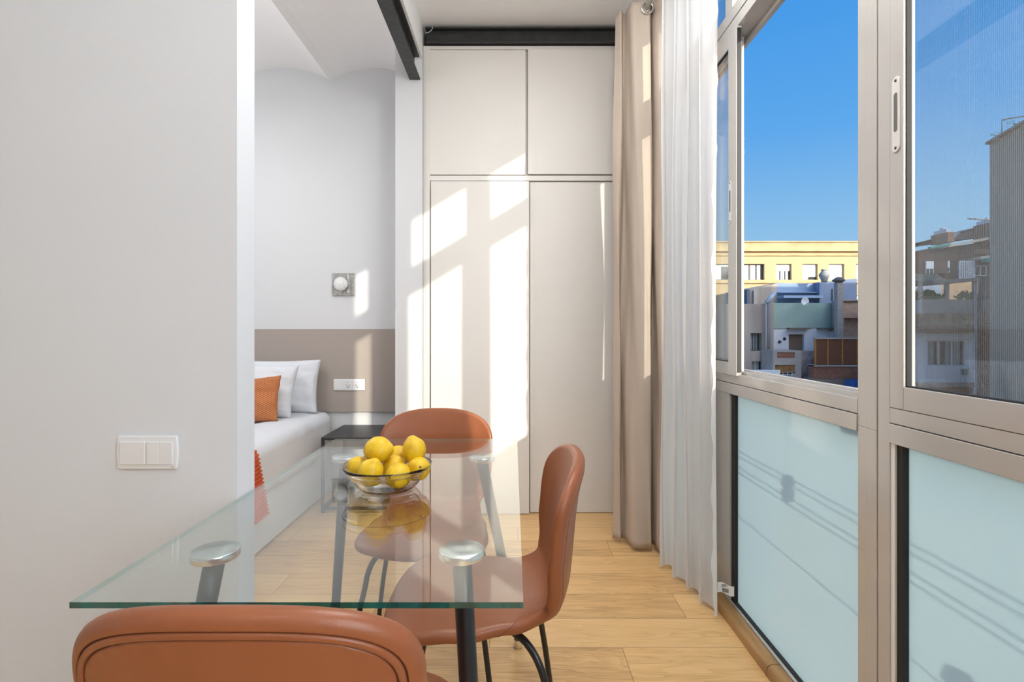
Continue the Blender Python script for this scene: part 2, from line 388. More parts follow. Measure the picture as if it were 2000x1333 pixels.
# ------------------------------------------------------------------ bedroom wall things
hp = box('headboard_panel', TAUPE, -3.39, X(772, 3.35)-0.03, 3.82, 3.8395, Z(805, 3.82), Z(643, 3.82), bevel=0.001)
tag(hp, 'long flat taupe headboard panel on the wall behind the bed', 'headboard')
# wall lamp
la = empty('wall_lamp', (X(671, 3.835), 3.84, Z(556, 3.835)), 0, 'small square glass wall lamp with a round diffuser above the bedside table', 'lamp')
LG = mat('lamp_grey_glass', (0.42, 0.41, 0.38), 0.12, 0.35, var=0.35, vscale=60, spec=0.9)
MB().box(-0.08, 0.08, -0.014, -0.002, -0.082, 0.082).build('back_plate', LG, la, 0.002)
LP = mat('lamp_chrome', (0.7, 0.7, 0.68), 0.2, 1.0)
MB().lathe([(0, 0), (0.028, 0), (0.028, 0.03), (0, 0.03)], (0.012, -0.014, 0), 24, axis='y').build('stem', LP, la).scale = (1, 1, 1)
for c in la.children:
    if c.name.startswith('stem'): c.scale = (1, -1, 1); c.location = (0, -0.028, 0)
MB().lathe([(0, 0.0), (0.045, 0.0), (0.050, 0.004), (0.050, 0.010), (0.044, 0.017), (0.028, 0.023), (0.0, 0.026)], (0, 0, 0), 36, axis='y').build('diffuser', mat('lamp_diffuser', (0.78, 0.79, 0.78), 0.25, var=0.08, vscale=50), la)
la.children[-1].name
for c in la.children:
    if c.name.startswith('diffuser'): c.scale = (1, -1, 1); c.location = (-0.006, -0.045, 0)
MB().box(0.028, 0.044, -0.019, -0.014, -0.062, 0.068).build('chrome_strip', LP, la, 0.001)

def socket_face(parent, x, z, y):
    mb = MB(); mb.lathe([(0.0, -0.0035), (0.0165, -0.0035), (0.0185, -0.0005), (0.0205, -0.001), (0.0212, 0.001)], (x, y, z), 32, axis='y')
    s = mb.build('socket', PLAST, parent, recalc=True)
    m2 = MB()
    for dx in (-0.0095, 0.0095): m2.lathe([(0, 0), (0.0026, 0)], (x+dx, y-0.0008-0.0032, z), 12, axis='y')
    for dz in (-0.0185, 0.0185): m2.box(x-0.003, x+0.003, y-0.0045, y-0.001, z+dz-0.002, z+dz+0.002)
    m2.build('contact_hole', PLASTD, s)
ot = empty('power_outlet', (X(682.5, 3.82), 3.82, Z(752, 3.82)), 0, 'white triple wall outlet with two round sockets on the taupe panel', 'outlet')
MB().box(-0.113, 0.113, -0.009, -0.0005, -0.041, 0.041).build('frame', PLAST, ot, 0.003)
MB().box(-0.102, -0.040, -0.012, -0.008, -0.030, 0.030).build('blank_cover', PLAST, ot, 0.0015)
MB().box(-0.036, 0.026, -0.0105, -0.008, -0.030, 0.030).build('socket_plate', PLAST, ot, 0.001)
MB().box(0.030, 0.098, -0.0105, -0.008, -0.030, 0.030).build('socket_plate', PLAST, ot, 0.001)
socket_face(ot, -0.006, 0, -0.0085); socket_face(ot, 0.062, 0, -0.0085)

# light switch on the partition
ls = empty('light_switch', (X(292, PY0), PY0, Z(883, PY0)), 0, 'white double light switch plate on the grey-white wall at left', 'switch')
def switch_frame():
    mb = MB()
    prof = []                                     # bowed sides, raised rim
    W2, H2 = 0.077, 0.0415
    out = []
    for k in range(9): out.append((W2 + 0.0*k, 0))
    def fr(sx, depth, y):
        pts = []
        for k in range(11):
            t = -1+2*k/10; pts.append((sx*(W2-0.0035*t*t)*depth, t*H2*depth))
        return pts
    L = fr(-1, 1, 0); R = fr(1, 1, 0)
    poly = R + L[::-1]
    mb.prism(poly, 'y', -0.010, -0.0005)
    return mb
switch_frame().build('frame', PLAST, ls, 0.003, seg=3)
MB().box(-0.066, -0.002, -0.0145, -0.009, -0.029, 0.028).build('rocker', PLAST, ls, 0.0015)
MB().box(0.002, 0.0335, -0.0145, -0.009, -0.029, 0.028).build('rocker', PLAST, ls, 0.0015)
MB().box(0.0338, 0.066, -0.0145, -0.009, -0.029, 0.028).build('rocker', PLAST, ls, 0.0015)
MB().lathe([(0, 0.0), (0.0016, 0.0), (0.0016, 0.001)], (0.064, -0.0106, -0.036), 12, axis='y').build('indicator', mat('led_grey', (0.3, 0.3, 0.3), 0.3), ls)

# ------------------------------------------------------------------ windows
def win_frame(parent, bars, bevel=0.0015, name='frame', m=ALU):
    mb = MB()
    for b in bars: mb.box(*b)
    return mb.build(name, m, parent, bevel)
XO = 0.995
def sash(parent, y0, y1, x0, x1, z0=0.985, z1=2.39, st_near=0.045, st_far=0.045, rail=0.053, latch=None):
    mb = MB()
    mb.box(x0, x1, y0, y0+st_near, z0, z1); mb.box(x0, x1, y1-st_far, y1, z0, z1)
    mb.box(x0, x1, y0+st_near, y1-st_far, z0, z0+rail); mb.box(x0, x1, y0+st_near, y1-st_far, z1-rail, z1)
    s = mb.build('sash', ALU, parent, 0.002)
    xm = (x0+x1)/2
    g = box('glass_pane', GLASS_W, xm-0.003, xm+0.003, y0+st_near-0.004, y1-st_far+0.004, z0+rail-0.004, z1-rail+0.004, s)
    mb = MB(); a, b, c, d = y0+st_near, y1-st_far, z0+rail, z1-rail
    t = 0.003
    for (p, q, r, u) in ((a, b, c, c+t), (a, b, d-t, d), (a, a+t, c, d), (b-t, b, c, d)): mb.box(xm-0.008, xm+0.004, p, q, r, u)
    mb.build('gasket', GASK, s)
    return s
def latch(parent, yc, z0, z1, x):
    """rounded pull plate with a slot and two screws"""
    mb = MB(); hw = 0.0125; n = 10; pts = []
    for k in range(n+1):
        a = PI*k/n; pts.append((yc+hw*math.cos(a), z1-hw+hw*math.sin(a)))
    for k in range(n+1):
        a = PI+PI*k/n; pts.append((yc+hw*math.cos(a), z0+hw+hw*math.sin(a)))
    mb.prism(pts, 'x', x-0.003, x+0.001)
    l = mb.build('latch_plate', mat('latch_white', (0.66, 0.65, 0.63), 0.3), parent, 0.001)
    mb = MB(); zc = (z0+z1)/2; h = z1-z0; w2 = 0.0058; pts = []
    for k in range(n+1):
        a = PI*k/n; pts.append((yc+w2*math.cos(a), zc+h*0.25+w2*math.sin(a)))
    for k in range(n+1):
        a = PI+PI*k/n; pts.append((yc+w2*math.cos(a), zc-h*0.20+w2*math.sin(a)))
    mb.prism(pts, 'x', x-0.0034, x-0.0028)
    mb.build('pull_slot', mat('slot_grey', (0.13, 0.125, 0.12), 0.4), l)
    mb = MB()
    for zz in (z1-0.010, z0+0.010): mb.lathe([(0, x-0.0042), (0.0034, x-0.004), (0.0034, x-0.003)], (0, yc, zz), 10, axis='x')
    mb.build('screw', PLASTD, l)
    return l
# far unit: its near half stands open, both sashes are pushed to the far half
w1 = empty('window_1', (0, 0, 0), kind='structure')
win_frame(w1, [
    (WX, XO, 1.306, 1.345, 0.92, 2.90), (WX+0.004, XO, 1.345, 1.383, 0.92, 2.90), (WX, 0.935, 1.306, 1.345, 0.04, 0.92), (WX+0.004, 0.935, 1.345, 1.383, 0.04, 0.92),
    (WX, XO, 2.86, 2.90, 0.04, 2.90), (0.96, XO, 2.66, 2.86, 2.497, 2.845),  # outer transom block added to narrow the sun slit on the wardrobe
    (WX, 0.945, 1.383, 2.86, 0.905, 0.949), (WX+0.003, XO, 1.383, 2.86, 0.951, 0.990), (0.975, XO, 1.383, 2.86, 0.99, 1.003),
    (0.925, 0.931, 1.383, 2.86, 0.985, 1.003),
    (WX, XO, 1.383, 2.86, 2.445, 2.497), (WX+0.003, XO, 1.383, 2.86, 2.395, 2.443), (0.975, XO, 1.383, 2.86, 2.375, 2.395),
    (WX, XO, 1.383, 2.86, 2.845, 2.90), (WX, XO, 2.165, 2.235, 2.497, 2.845), (WX+0.004, 0.945, 2.202, 2.42, 0.045, 0.905)])
sA = sash(w1, 2.11, 2.86, 0.893, 0.916, st_near=0.08, st_far=0.03)
latch(sA, 2.165, 1.607, 1.783, 0.893)
box('seal', GASK, 0.897, 0.913, 2.107, 2.111, 1.0, 2.38, sA)
sash(w1, 2.19, 2.86, 0.935, 0.960, st_near=0.07, st_far=0.06)
box('frosted_pane', FROST, 0.925, 0.931, 1.383, 2.168, 0.045, 0.905, w1)
box('frosted_pane', FROST, 0.925, 0.931, 2.42, 2.86, 0.045, 0.905, w1)
box('gasket', GASK, 0.912, 0.930, 2.168, 2.202, 0.042, 0.905, w1)
box('bottom_track', RAILM, 0.900, 0.912, 1.306, 2.90, 0.02, 0.046, w1, 0.002)
box('bottom_gasket', GASK, 0.912, 0.925, 1.383, 2.86, 0.02, 0.050, w1)
box('transom_pane', GLASS_W, 0.945, 0.951, 1.383, 2.165, 2.497, 2.845, w1)
box('transom_pane', GLASS_W, 0.945, 0.951, 2.235, 2.86, 2.497, 2.845, w1)
MB().box(0.941, 0.955, 2.159, 2.165, 2.497, 2.845).box(0.941, 0.955, 1.383, 2.165, 2.497, 2.502).build('transom_gasket', GASK, w1)
box('outer_sill', ALU, XO, 1.05, 1.306, 2.90, 0.0, 0.03, w1)
# near unit, closed
w2 = empty('window_2', (0, 0, 0), kind='structure')
win_frame(w2, [
    (WX+0.002, 0.963, 1.263, 1.304, 0.04, 2.90), (WX, XO, 0.102, 0.13, 0.04, 2.90),
    (WX, 0.945, 0.13, 1.263, 0.900, 0.946), (WX+0.002, XO, 0.13, 1.263, 0.948, 0.984),
    (WX, XO, 0.13, 1.263, 2.445, 2.497), (WX+0.003, XO, 0.13, 1.263, 2.395, 2.443),
    (WX, XO, 0.13, 1.263, 2.845, 2.90), (WX, XO, 0.45, 0.52, 2.497, 2.845)])
sB = sash(w2, 0.478, 1.262, 0.901, 0.930, st_near=0.06, st_far=0.044)
latch(sB, 1.238, 1.588, 1.766, 0.901)
sash(w2, 0.131, 0.54, 0.937, 0.962, st_near=0.04, st_far=0.06)
box('frosted_pane', FROST, 0.925, 0.931, 0.13, 1.232, 0.045, 0.900, w2)
box('gasket', GASK, 0.910, 0.930, 1.232, 1.250, 0.042, 0.900, w2)
box('panel_stile', mat('white_stile', (0.80, 0.80, 0.79), 0.3), 0.905, 0.935, 1.250, 1.263, 0.042, 0.900, w2)
box('bottom_track', RAILM, 0.900, 0.912, 0.10, 1.304, 0.02, 0.046, w2, 0.002)
box('bottom_gasket', GASK, 0.912, 0.925, 0.13, 1.25, 0.02, 0.050, w2)
box('transom_pane', GLASS_W, 0.945, 0.951, 0.52, 1.263, 2.497, 2.845, w2)
box('transom_pane', GLASS_W, 0.945, 0.951, 0.13, 0.45, 2.497, 2.845, w2)
# insect mesh strip behind the closed sash, next to the mullion
def mesh_screen():
    mb = MB(); x = 0.972; y0, y1, z0, z1 = 0.56, 1.262, 0.99, 2.39; p = 0.0042; r = 0.00008
    k = y1
    while k > y0: mb.box(x, x+2*r, k-r, k+r, z0, z1); k -= p
    k = z0
    while k < z1: mb.box(x, x+2*r, y0, y1, k-r, k+r); k += p
    return mb.build('insect_mesh', mat('mesh_grey', (0.20, 0.20, 0.21), 0.5, 0.2), w2)
mesh_screen()

# oak kerb under the window wall
def kerb(y0, y1, n):
    pts = [(0.855, 0.0), (0.8995, 0.0), (0.8995, 0.041), (0.872, 0.041), (0.862, 0.037), (0.857, 0.029), (0.855, 0.018)]
    return MB().prism(pts, 'y', y0, y1).build(n, OAKT, bevel=0.001, kind='structure')
kerb(1.78, 3.36, 'trim_1'); kerb(0.2, 1.777, 'trim_2')

# ------------------------------------------------------------------ curtains
RODX = 0.705
rod = empty('curtain_rod', (RODX, 2.93, 2.868), 0, 'pale round curtain rod threaded through the beige curtain near the ceiling', 'curtain rod')
RODM = mat('rod_pale', (0.62, 0.64, 0.56), 0.3, 0.1)
MB().tube([(0, -2.6, 0), (0, 0.06, 0)], 0.014, 16).build('pole', RODM, rod)
MB().lathe([(0, 0.06), (0.015, 0.06), (0.017, 0.065), (0.017, 0.085), (0.010, 0.092), (0, 0.093)], (0, 0, 0), 20, axis='y').build('end_cap', RODM, rod)
for yy in (0.0, -2.5):
    MB().tube([(0, yy+0.03, 0), (0.0, yy+0.03, 0.0), (0.195, yy+0.03, 0.0)], 0.007, 10).build('bracket', RODM, rod)

def beige():
    # plan path of folds (x, y): eyelet curtain pushed together
    c = [(0.560, 2.905), (0.585, 2.865), (0.606, 2.905), (0.628, 2.86), (0.640, 2.800), (0.662, 2.775), (0.700, 2.772), (0.724, 2.78), (0.738, 2.84), (0.748, 2.80), (0.756, 2.735), (0.778, 2.72), (0.800, 2.80), (0.838, 2.885)]
    pts = [Vector((p[0], p[1], 0)) for p in c]
    def sp(u):
        n = len(pts)-1; t = u*n; i = min(int(t), n-1); f = t-i
        p0, p1, p2, p3 = pts[max(i-1, 0)], pts[i], pts[i+1], pts[min(i+2, n)]
        return 0.5*((2*p1)+(p2-p0)*f+(2*p0-5*p1+4*p2-p3)*f*f+(3*p1-p0-3*p2+p3)*f*f*f)
    zt, zb = 2.905, 0.022
    cen = Vector((0.67, 2.82, 0))
    def fn(a, b):
        z = zb+(zt-zb)*b
        q = sp(a)
        k = 1.0 + 0.10*(1-b)          # opens slightly towards the hem
        w_ = 0.006*math.sin(z*2.3+a*17)+0.004*math.sin(z*5.1+a*31)
        q = cen+(q-cen)*k
        return (q.x+w_, q.y+w_*0.7, z + (0.008*math.sin(a*9) if b == 1 else 0))
    root = empty('beige_curtain', (0.67, 2.82, 0.0), 0, 'long beige eyelet curtain bunched beside the wardrobe', 'curtain')
    mb = MB(); mb.grid(fn, 150, 90)
    me_o = mb.build('cloth', BEIGE, root); me_o.location = (-0.67, -2.82, 0)
    s = me_o.modifiers.new('solid', 'SOLIDIFY'); s.thickness = 0.003; s.offset = 0
    # eyelet ring facing the room
    mb = MB(); R = 0.029
    ring = [(R*math.cos(t), 0, R*math.sin(t)) for t in [2*PI*k/32 for k in range(33)]]
    mb.tube(ring, 0.006, 8, cap=False)
    e = mb.build('eyelet', CHROME, root); e.location = (0.705-0.67, 2.768-2.82, 2.862)
    lb = MB().grid(lambda a, b: (0.0+0.028*a, 0.003*math.sin(a*5), 0.03*b-0.012*a), 6, 6).build('care_label', PLAST, root)
    lb.location = (0.752-0.67, 2.712-2.82, 0.085)
beige()
def sheer():
    def path(t):
        x = 0.738+0.080*t; y = 2.63-0.50*t; return x, y
    zt, zb = 3.02, 0.02
    def fn(a, b):
        z = zb+(zt-zb)*b
        x, y = path(a)
        ph = 2*PI*(a*4.4+0.25)
        amp = (0.021+0.006*math.sin(a*7))*(0.8+0.25*(1-b))
        x += amp*math.sin(ph+0.15*math.sin(z*1.7))-0.006*math.sin(z*3.1+a*8)*(1-a)
        y += 0.03*math.sin(ph+1.3)+0.006*math.sin(z*2.3+a*12)
        if a > 0.97: x += 0.004*math.sin(z*21)+0.003*math.sin(z*47)
        return (x, y, z+(0.006*math.sin(a*40) if b < 0.01 else 0))
    root = empty('sheer_curtain', (0.78, 2.38, 0), 0, 'white sheer floor-length curtain hanging in front of the far window', 'curtain')
    o = MB().grid(fn, 220, 110).build('cloth', SHEER, root); o.location = (-0.78, -2.38, 0)
    # hem band
    def hem(a, b):
        p = fn(a, b*0.012); return (p[0]-0.001, p[1]-0.001, 0.02+0.045*b)
    # care label sewn to the edge
    lx, ly = 0.822, 2.12
    def lab(a, b): return (0.062*a, -0.012*a*a, 0.040*b-0.010*a+0.004*math.sin(a*6))
    l = MB().grid(lab, 8, 4).build('care_label', mat('label_satin', (0.80, 0.80, 0.80), 0.5), root); l.location = (lx-0.78, ly-2.38, 0.115)
    mb = MB(); rnd = random.Random(3)
    xx = 0.018
    while xx < 0.042:
        w_ = rnd.choice([0.0007, 0.0012]); a = xx/0.062
        mb.box(xx, xx+w_, -0.012*a*a-0.0012, -0.012*a*a-0.0006, 0.006-0.010*a, 0.022-0.010*a); xx += w_+0.0011
    mb.box(0.012, 0.050, -0.0045, -0.004, 0.026, 0.028); mb.box(0.016, 0.034, -0.0035, -0.003, 0.031, 0.033)
    mb.build('barcode', PLASTD, l)
    # narrow rod of its own
    r = empty('curtain_rod', (0.79, 2.72, 2.985), 0, 'slim white rod carrying the sheer curtain close to the ceiling', 'curtain rod')
    MB().tube([(0, -2.35, 0), (0, 0.04, 0)], 0.008, 12).build('pole', PLAST, r)
    for yy in (0.02, -2.3): MB().tube([(0, yy, 0), (0.11, yy, 0)], 0.005, 8).build('bracket', PLAST, r)
sheer()

# ------------------------------------------------------------------ dining table
TX0, TX1, TY0, TY1, TZ = -0.684, 0.016, 0.813, 2.034, 0.75
tb = empty('dining_table', (-0.334, 1.42, 0), 0, 'rectangular glass dining table with black tubular legs and steel discs', 'table')
def local(o, root):
    o.location = o.location - root.location
    return o
mb = MB()
x0, x1, y0, y1, z0, z1 = TX0, TX1, TY0, TY1, TZ-0.0095, TZ
v = [mb.bm.verts.new(p) for p in ((x0,y0,z0),(x1,y0,z0),(x1,y1,z0),(x0,y1,z0),(x0,y0,z1),(x1,y0,z1),(x1,y1,z1),(x0,y1,z1))]
for k, f in enumerate(((0,3,2,1),(4,5,6,7),(0,1,5,4),(1,2,6,5),(2,3,7,6),(3,0,4,7))):
    mb.bm.faces.new([v[i] for i in f]).material_index = 0 if k < 2 else (1 if k == 2 else 2)
top = mb.build('glass_top', [GLASS_T, EDGE, EDGE2], tb); top.location = -tb.location
def brushed():
    m = mat('brushed_disc_steel', (0.80, 0.81, 0.81), 0.22, 1.0); b = m.node_tree.nodes['Principled BSDF']
    b.inputs['Anisotropic'].default_value = 0.85
    tg = nn(m, 'ShaderNodeTangent'); tg.direction_type = 'RADIAL'; tg.axis = 'Z'
    m.node_tree.links.new(tg.outputs[0], b.inputs['Tangent'])
    return m
DISC = brushed()
def table_leg(x, y, dx, dy):
    o = MB()
    zt = TZ-0.0095-0.016
    n = 8; P0 = Vector((0, 0, zt)); P1 = Vector((dx, dy, 0.03))
    o.tube([P0+(P1-P0)*(k/n) for k in range(n+1)], [0.0195-0.0045*(k/n) for k in range(n+1)], 20)
    l = o.build('leg', BLACK, tb); l.location = Vector((x, y, 0))-tb.location
    MB().lathe(cyl_prof(0.0445, zt, TZ-0.0097, 0.0012), (0, 0, 0), 48).build('disc', DISC, l)
    MB().lathe([(0, 0.0), (0.013, 0.0), (0.0165, 0.006), (0.0165, 0.022), (0.0155, 0.034)], (dx, dy, 0), 20).build('foot', CHROME, l)
table_leg(-0.101, 1.037, 0.055, -0.14)
table_leg(-0.583, 1.033, -0.07, -0.14)
table_leg(-0.106, 1.80, 0.125, 0.144)
table_leg(-0.572, 1.80, -0.09, 0.144)

# ------------------------------------------------------------------ chairs
def chair_shell():
    ctrl = [(0.236, 0.424), (0.214, 0.446), (0.16, 0.458), (0.08, 0.459), (0.0, 0.452), (-0.08, 0.446), (-0.145, 0.449), (-0.188, 0.463), (-0.215, 0.492), (-0.228, 0.54), (-0.235, 0.61), (-0.241, 0.68), (-0.249, 0.745), (-0.259, 0.80), (-0.270, 0.845)]
    P = [Vector((0, a, b)) for a, b in ctrl]
    pts = []
    for i in range(len(P)-1):
        p0, p1, p2, p3 = P[max(i-1, 0)], P[i], P[i+1], P[min(i+2, len(P)-1)]
        for k in range(12):
            f = k/12; pts.append(0.5*((2*p1)+(p2-p0)*f+(2*p0-5*p1+4*p2-p3)*f*f+(3*p1-p0-3*p2+p3)*f*f*f))
    pts.append(P[-1])
    acc = [0.0]
    for i in range(1, len(pts)): acc.append(acc[-1]+(pts[i]-pts[i-1]).length)
    T = acc[-1]
    def C(t):
        t = max(0, min(T, t)); lo = 0
        import bisect
        i = max(1, min(len(acc)-1, bisect.bisect_left(acc, t))); f = (t-acc[i-1])/(acc[i]-acc[i-1])
        return pts[i-1].lerp(pts[i], f)
    def frame(t):
        a, b = C(t-0.012), C(t+0.012); d = (b-a).normalized(); n = Vector((0, -d.z, d.y))   # upper / front side
        if n.z < 0 and n.y < 0: n = -n
        return C(t), d, Vector((0, d.z, -d.y)) if (d.z > 0.5) else Vector((0, d.z, -d.y))
    def interp(tab, t):
        for (a, va), (b, vb) in zip(tab, tab[1:]):
            if t <= b:
                f = (t-a)/(b-a); f = f*f*(3-2*f); return va+(vb-va)*f
        return tab[-1][1]
    s_ = T/0.86
    wt = [(0, 0.224), (0.14, 0.226), (0.28, 0.215), (0.40, 0.190), (0.50, 0.180), (0.60, 0.200), (0.72, 0.224), (0.80, 0.228), (1, 0.222)]
    def W(t): return interp(wt, t/T)
    wrap_t = [(0, -0.012), (0.25, -0.004), (0.40, 0.020), (0.52, 0.058), (0.64, 0.058), (0.80, 0.052), (1, 0.045)]
    def wrap(s, t):
        q = interp(wrap_t, t/T); k = abs(s)/0.23
        return q*k**2.2
    rc0, rc1, ex = 0.11, 0.125, 2.35
    out = []
    n1 = 26
    def cap(k, n, end):
        th = (PI/2)*k/n
        return max(0, math.cos(th))**(2/ex), max(0, math.sin(th))**(2/ex)
    right = []
    for k in range(n1+1):                     # front cap, from centre outwards
        c, s = cap(n1-k, n1, 0); right.append((c, rc0*(1-s), 0))
    m = 46
    for k in range(1, m): right.append((1, rc0+(T-rc0-rc1)*k/m, 1))
    for k in range(n1+1):
        c, s = cap(k, n1, 1); right.append((c, T-rc1*(1-s), 2))
    R = [(c*W(t), t) for c, t, _ in right]
    Lf = [(-a, b) for a, b in R[::-1]]
    ring = R+Lf[1:-1]
    N = len(ring)
    T0, T1 = rc0+0.03, T-rc1-0.02
    def spine(p): return (0.0, max(T0, min(T1, p[1])))
    Rr = 0.0165; half = 0.0165
    ds = [0, 0.0012, 0.003, 0.006, 0.010, 0.0135, 0.0158, 0.0175, 0.0185, 0.0195, 0.0205, 0.0215, 0.0235, 0.026, 0.028, 0.0295, 0.0305, 0.0315, 0.033, 0.0355, 0.040, 0.048, 0.060]
    fr = [0.40, 0.52, 0.65, 0.78, 0.90, 1.0]
    NR = []
    for i in range(N):
        ax, ay = ring[i-2]; bx, by = ring[(i+2) % N]; tx, ty = bx-ax, by-ay; L_ = math.hypot(tx, ty) or 1
        nx, ny = -ty/L_, tx/L_
        sx, sy = spine(ring[i])
        if nx*(sx-ring[i][0])+ny*(sy-ring[i][1]) < 0: nx, ny = -nx, -ny
        NR.append((nx, ny))
    def pt(i, d, frac=None):
        p = ring[i]; n_ = NR[i]
        if frac is None: return (p[0]+n_[0]*d, p[1]+n_[1]*d), d
        q = (p[0]+n_[0]*ds[-1], p[1]+n_[1]*ds[-1]); sp = spine(q)
        Ln = math.hypot(sp[0]-q[0], sp[1]-q[1])
        return (q[0]+(sp[0]-q[0])*frac, q[1]+(sp[1]-q[1])*frac), ds[-1]+Ln*frac
    def thick(d): 
        u = min(1, d/Rr); return half*math.sqrt(max(0, 1-(1-u)**2))
    def seam(d, i, back):
        g = 0
        pk = 0.5+0.5*math.sin(i*1.9)+0.4*math.sin(i*0.73)
        if back:
            g += 0.0055*math.exp(-((d-0.0195)/0.0011)**2) + 0.0046*math.exp(-((d-0.0305)/0.0011)**2)*(0.8+0.3*pk)
            if 0.0205 < d < 0.0295: g -= 0.0014
            if 0.032 < d < 0.042: g += 0.0012*pk
        return g
    bm = bmesh.new()
    def side(sgn):
        rows = []
        levels = [(d, None) for d in ds] + [(None, f) for f in fr]
        for d, f in levels:
            row = []
            for i in range(N):
                (s, t), dd = pt(i, d, f)
                c, dr, n = frame(t)
                pad = 0.0
                if sgn > 0:
                    pad = 0.009*min(1, max(0, (dd-0.01)/0.10))
                h = sgn*thick(dd) + (pad if sgn > 0 else 0)
                if sgn < 0: h += seam(dd, i, True)
                n_up = Vector((0, -n.y, -n.z)) if False else n
                pos = c + n_up*(wrap(s, t)+h); pos.x = s
                row.append(pos)
            rows.append(row)
        return rows
    # frame(): make the normal point to the sitter's side
    def frame(t):
        a, b = C(max(0, t-0.02)), C(min(T, t+0.02)); d = (b-a).normalized()      # runs back then up
        n = Vector((0, d.z, -d.y))                                               # seat: d=(-1,0) -> n=(0,1)... up
        return C(t), d, n
    up, dn = side(1), side(-1)
    seam_rows = {k for k, d in enumerate(ds[:-1]) if (0.0184 < d and ds[k+1] < 0.0206) or (0.0294 < d and ds[k+1] < 0.0316)}  # rows that get the darkened groove colour
    def addrows(rows, first):
        V = []
        for r_i, row in enumerate(rows):
            if r_i == 0 and first is not None: V.append(first); continue
            V.append([bm.verts.new(p) for p in row])
        return V
    U = addrows(up, None); D = addrows(dn, U[0])
    for rows, flip in ((U, False), (D, True)):
        for ri, (a, b) in enumerate(zip(rows, rows[1:])):
            for i in range(N):
                j = (i+1) % N
                q = (a[i], a[j], b[j], b[i]); 
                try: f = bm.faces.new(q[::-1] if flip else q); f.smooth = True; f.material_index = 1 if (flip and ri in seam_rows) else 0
                except ValueError: pass
    bmesh.ops.remove_doubles(bm, verts=bm.verts, dist=0.0004)
    # close the spine slit left at the innermost ring
    bmesh.ops.holes_fill(bm, edges=[e for e in bm.edges if e.is_boundary], sides=0)
    bmesh.ops.recalc_face_normals(bm, faces=bm.faces)
    for f in bm.faces: f.smooth = True
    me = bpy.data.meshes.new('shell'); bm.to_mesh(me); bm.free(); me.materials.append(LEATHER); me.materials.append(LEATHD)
    # seam line around the seat-to-back bend on the underside edge
    def surf(s, t, h):
        c, d, n = frame(t); p = c+n*(wrap(s, t)+h); p.x = s; return p
    return me, surf, T, W
SH_ME, SURF, SH_T, SH_W = chair_shell()
def tube_pts(ctrl, n=8):
    P = [Vector(p) for p in ctrl]; out = []
    for i in range(len(P)-1):
        p0, p1, p2, p3 = P[max(i-1, 0)], P[i], P[i+1], P[min(i+2, len(P)-1)]
        for k in range(n):
            f = k/n; out.append(0.5*((2*p1)+(p2-p0)*f+(2*p0-5*p1+4*p2-p3)*f*f+(3*p1-p0-3*p2+p3)*f*f*f))
    return out+[P[-1]]
def make_chair():
    root = empty('dining_chair')
    o = link('upholstered_shell', SH_ME, root)
    for sx in (-1, 1):
        # short seam where side panel meets the seat
        t0 = SH_T*0.415; pts = []
        for k in range(15):
            ph = math.radians(88-176*k/14); tt = t0-0.045*(1-math.sin(ph))/2
            pts.append(SURF(sx*(SH_W(tt)-0.0165+0.0167*math.cos(ph)), tt, 0.0167*math.sin(ph)))
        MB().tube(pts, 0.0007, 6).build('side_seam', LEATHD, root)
    for sx in (-1, 1):
        for sy, nm in ((1, 'leg'), (-1, 'leg')):
            y_in, y_b, y_k, y_f = (0.05, 0.13, 0.165, 0.215) if sy > 0 else (-0.05, -0.12, -0.172, -0.215)
            pts = tube_pts([(sx*0.06, y_in, 0.420), (sx*0.115, (y_in+y_b)/2, 0.4195), (sx*0.143, y_b, 0.408), (sx*0.165, y_b+(y_k-y_b)*0.5, 0.383), (sx*0.179, y_b+(y_k-y_b)*0.85, 0.345), (sx*0.186, y_k, 0.305), (sx*0.212, (y_k+y_f)/2, 0.17), (sx*0.235, y_f, 0.006)])
            l = MB().tube(pts, 0.0092, 14).build('leg', BLACK, root)
            MB().lathe([(0, 0), (0.0105, 0), (0.0108, 0.004), (0.0102, 0.012), (0, 0.012)], (sx*0.235, y_f, 0.0), 14).build('rubber_foot', GASK, l)
    MB().box(-0.09, 0.09, -0.08, 0.09, 0.414, 0.424).build('under_plate', BLACK, root, 0.002)
    return root
c1 = make_chair(); c1.location = (-0.340, 0.885, 0); c1.rotation_euler = (0, 0, 0)
tag(c1, 'brown leather dining chair nearest the viewer, seen from behind', 'chair', 'brown leather chairs around the glass table')
c2 = copy_tree(c1); c2.location = (-0.092, 1.435, 0); c2.rotation_euler = (0, 0, math.radians(90))
tag(c2, 'brown leather dining chair on the window side, seen from its side', 'chair', 'brown leather chairs around the glass table')
c3 = copy_tree(c1); c3.location = (-0.310, 1.93, 0); c3.rotation_euler = (0, 0, PI)
tag(c3, 'brown leather dining chair at the far end of the table behind the lemons', 'chair', 'brown leather chairs around the glass table')

# ------------------------------------------------------------------ bowl and lemons
BX, BY = -0.334, 1.405
bowl = empty('glass_bowl', (BX, BY, TZ+0.0004), 0, 'clear glass bowl full of lemons on the glass table', 'bowl')
mb = MB()
prof = [(0, 0.0), (0.066, 0.0), (0.071, 0.002), (0.080, 0.010), (0.094, 0.028), (0.103, 0.044), (0.1055, 0.0445), (0.110, 0.050), (0.1165, 0.060), (0.1172, 0.063), (0.1150, 0.064), (0.1125, 0.0615), (0.1070, 0.052), (0.1040, 0.0485), (0.1018, 0.0475), (0.091, 0.030), (0.077, 0.0125), (0.069, 0.0055), (0.062, 0.0045), (0, 0.0045)]
mb.lathe(prof, (0, 0, 0), 72); mb.build('bowl_body', BOWLG, bowl, recalc=True)

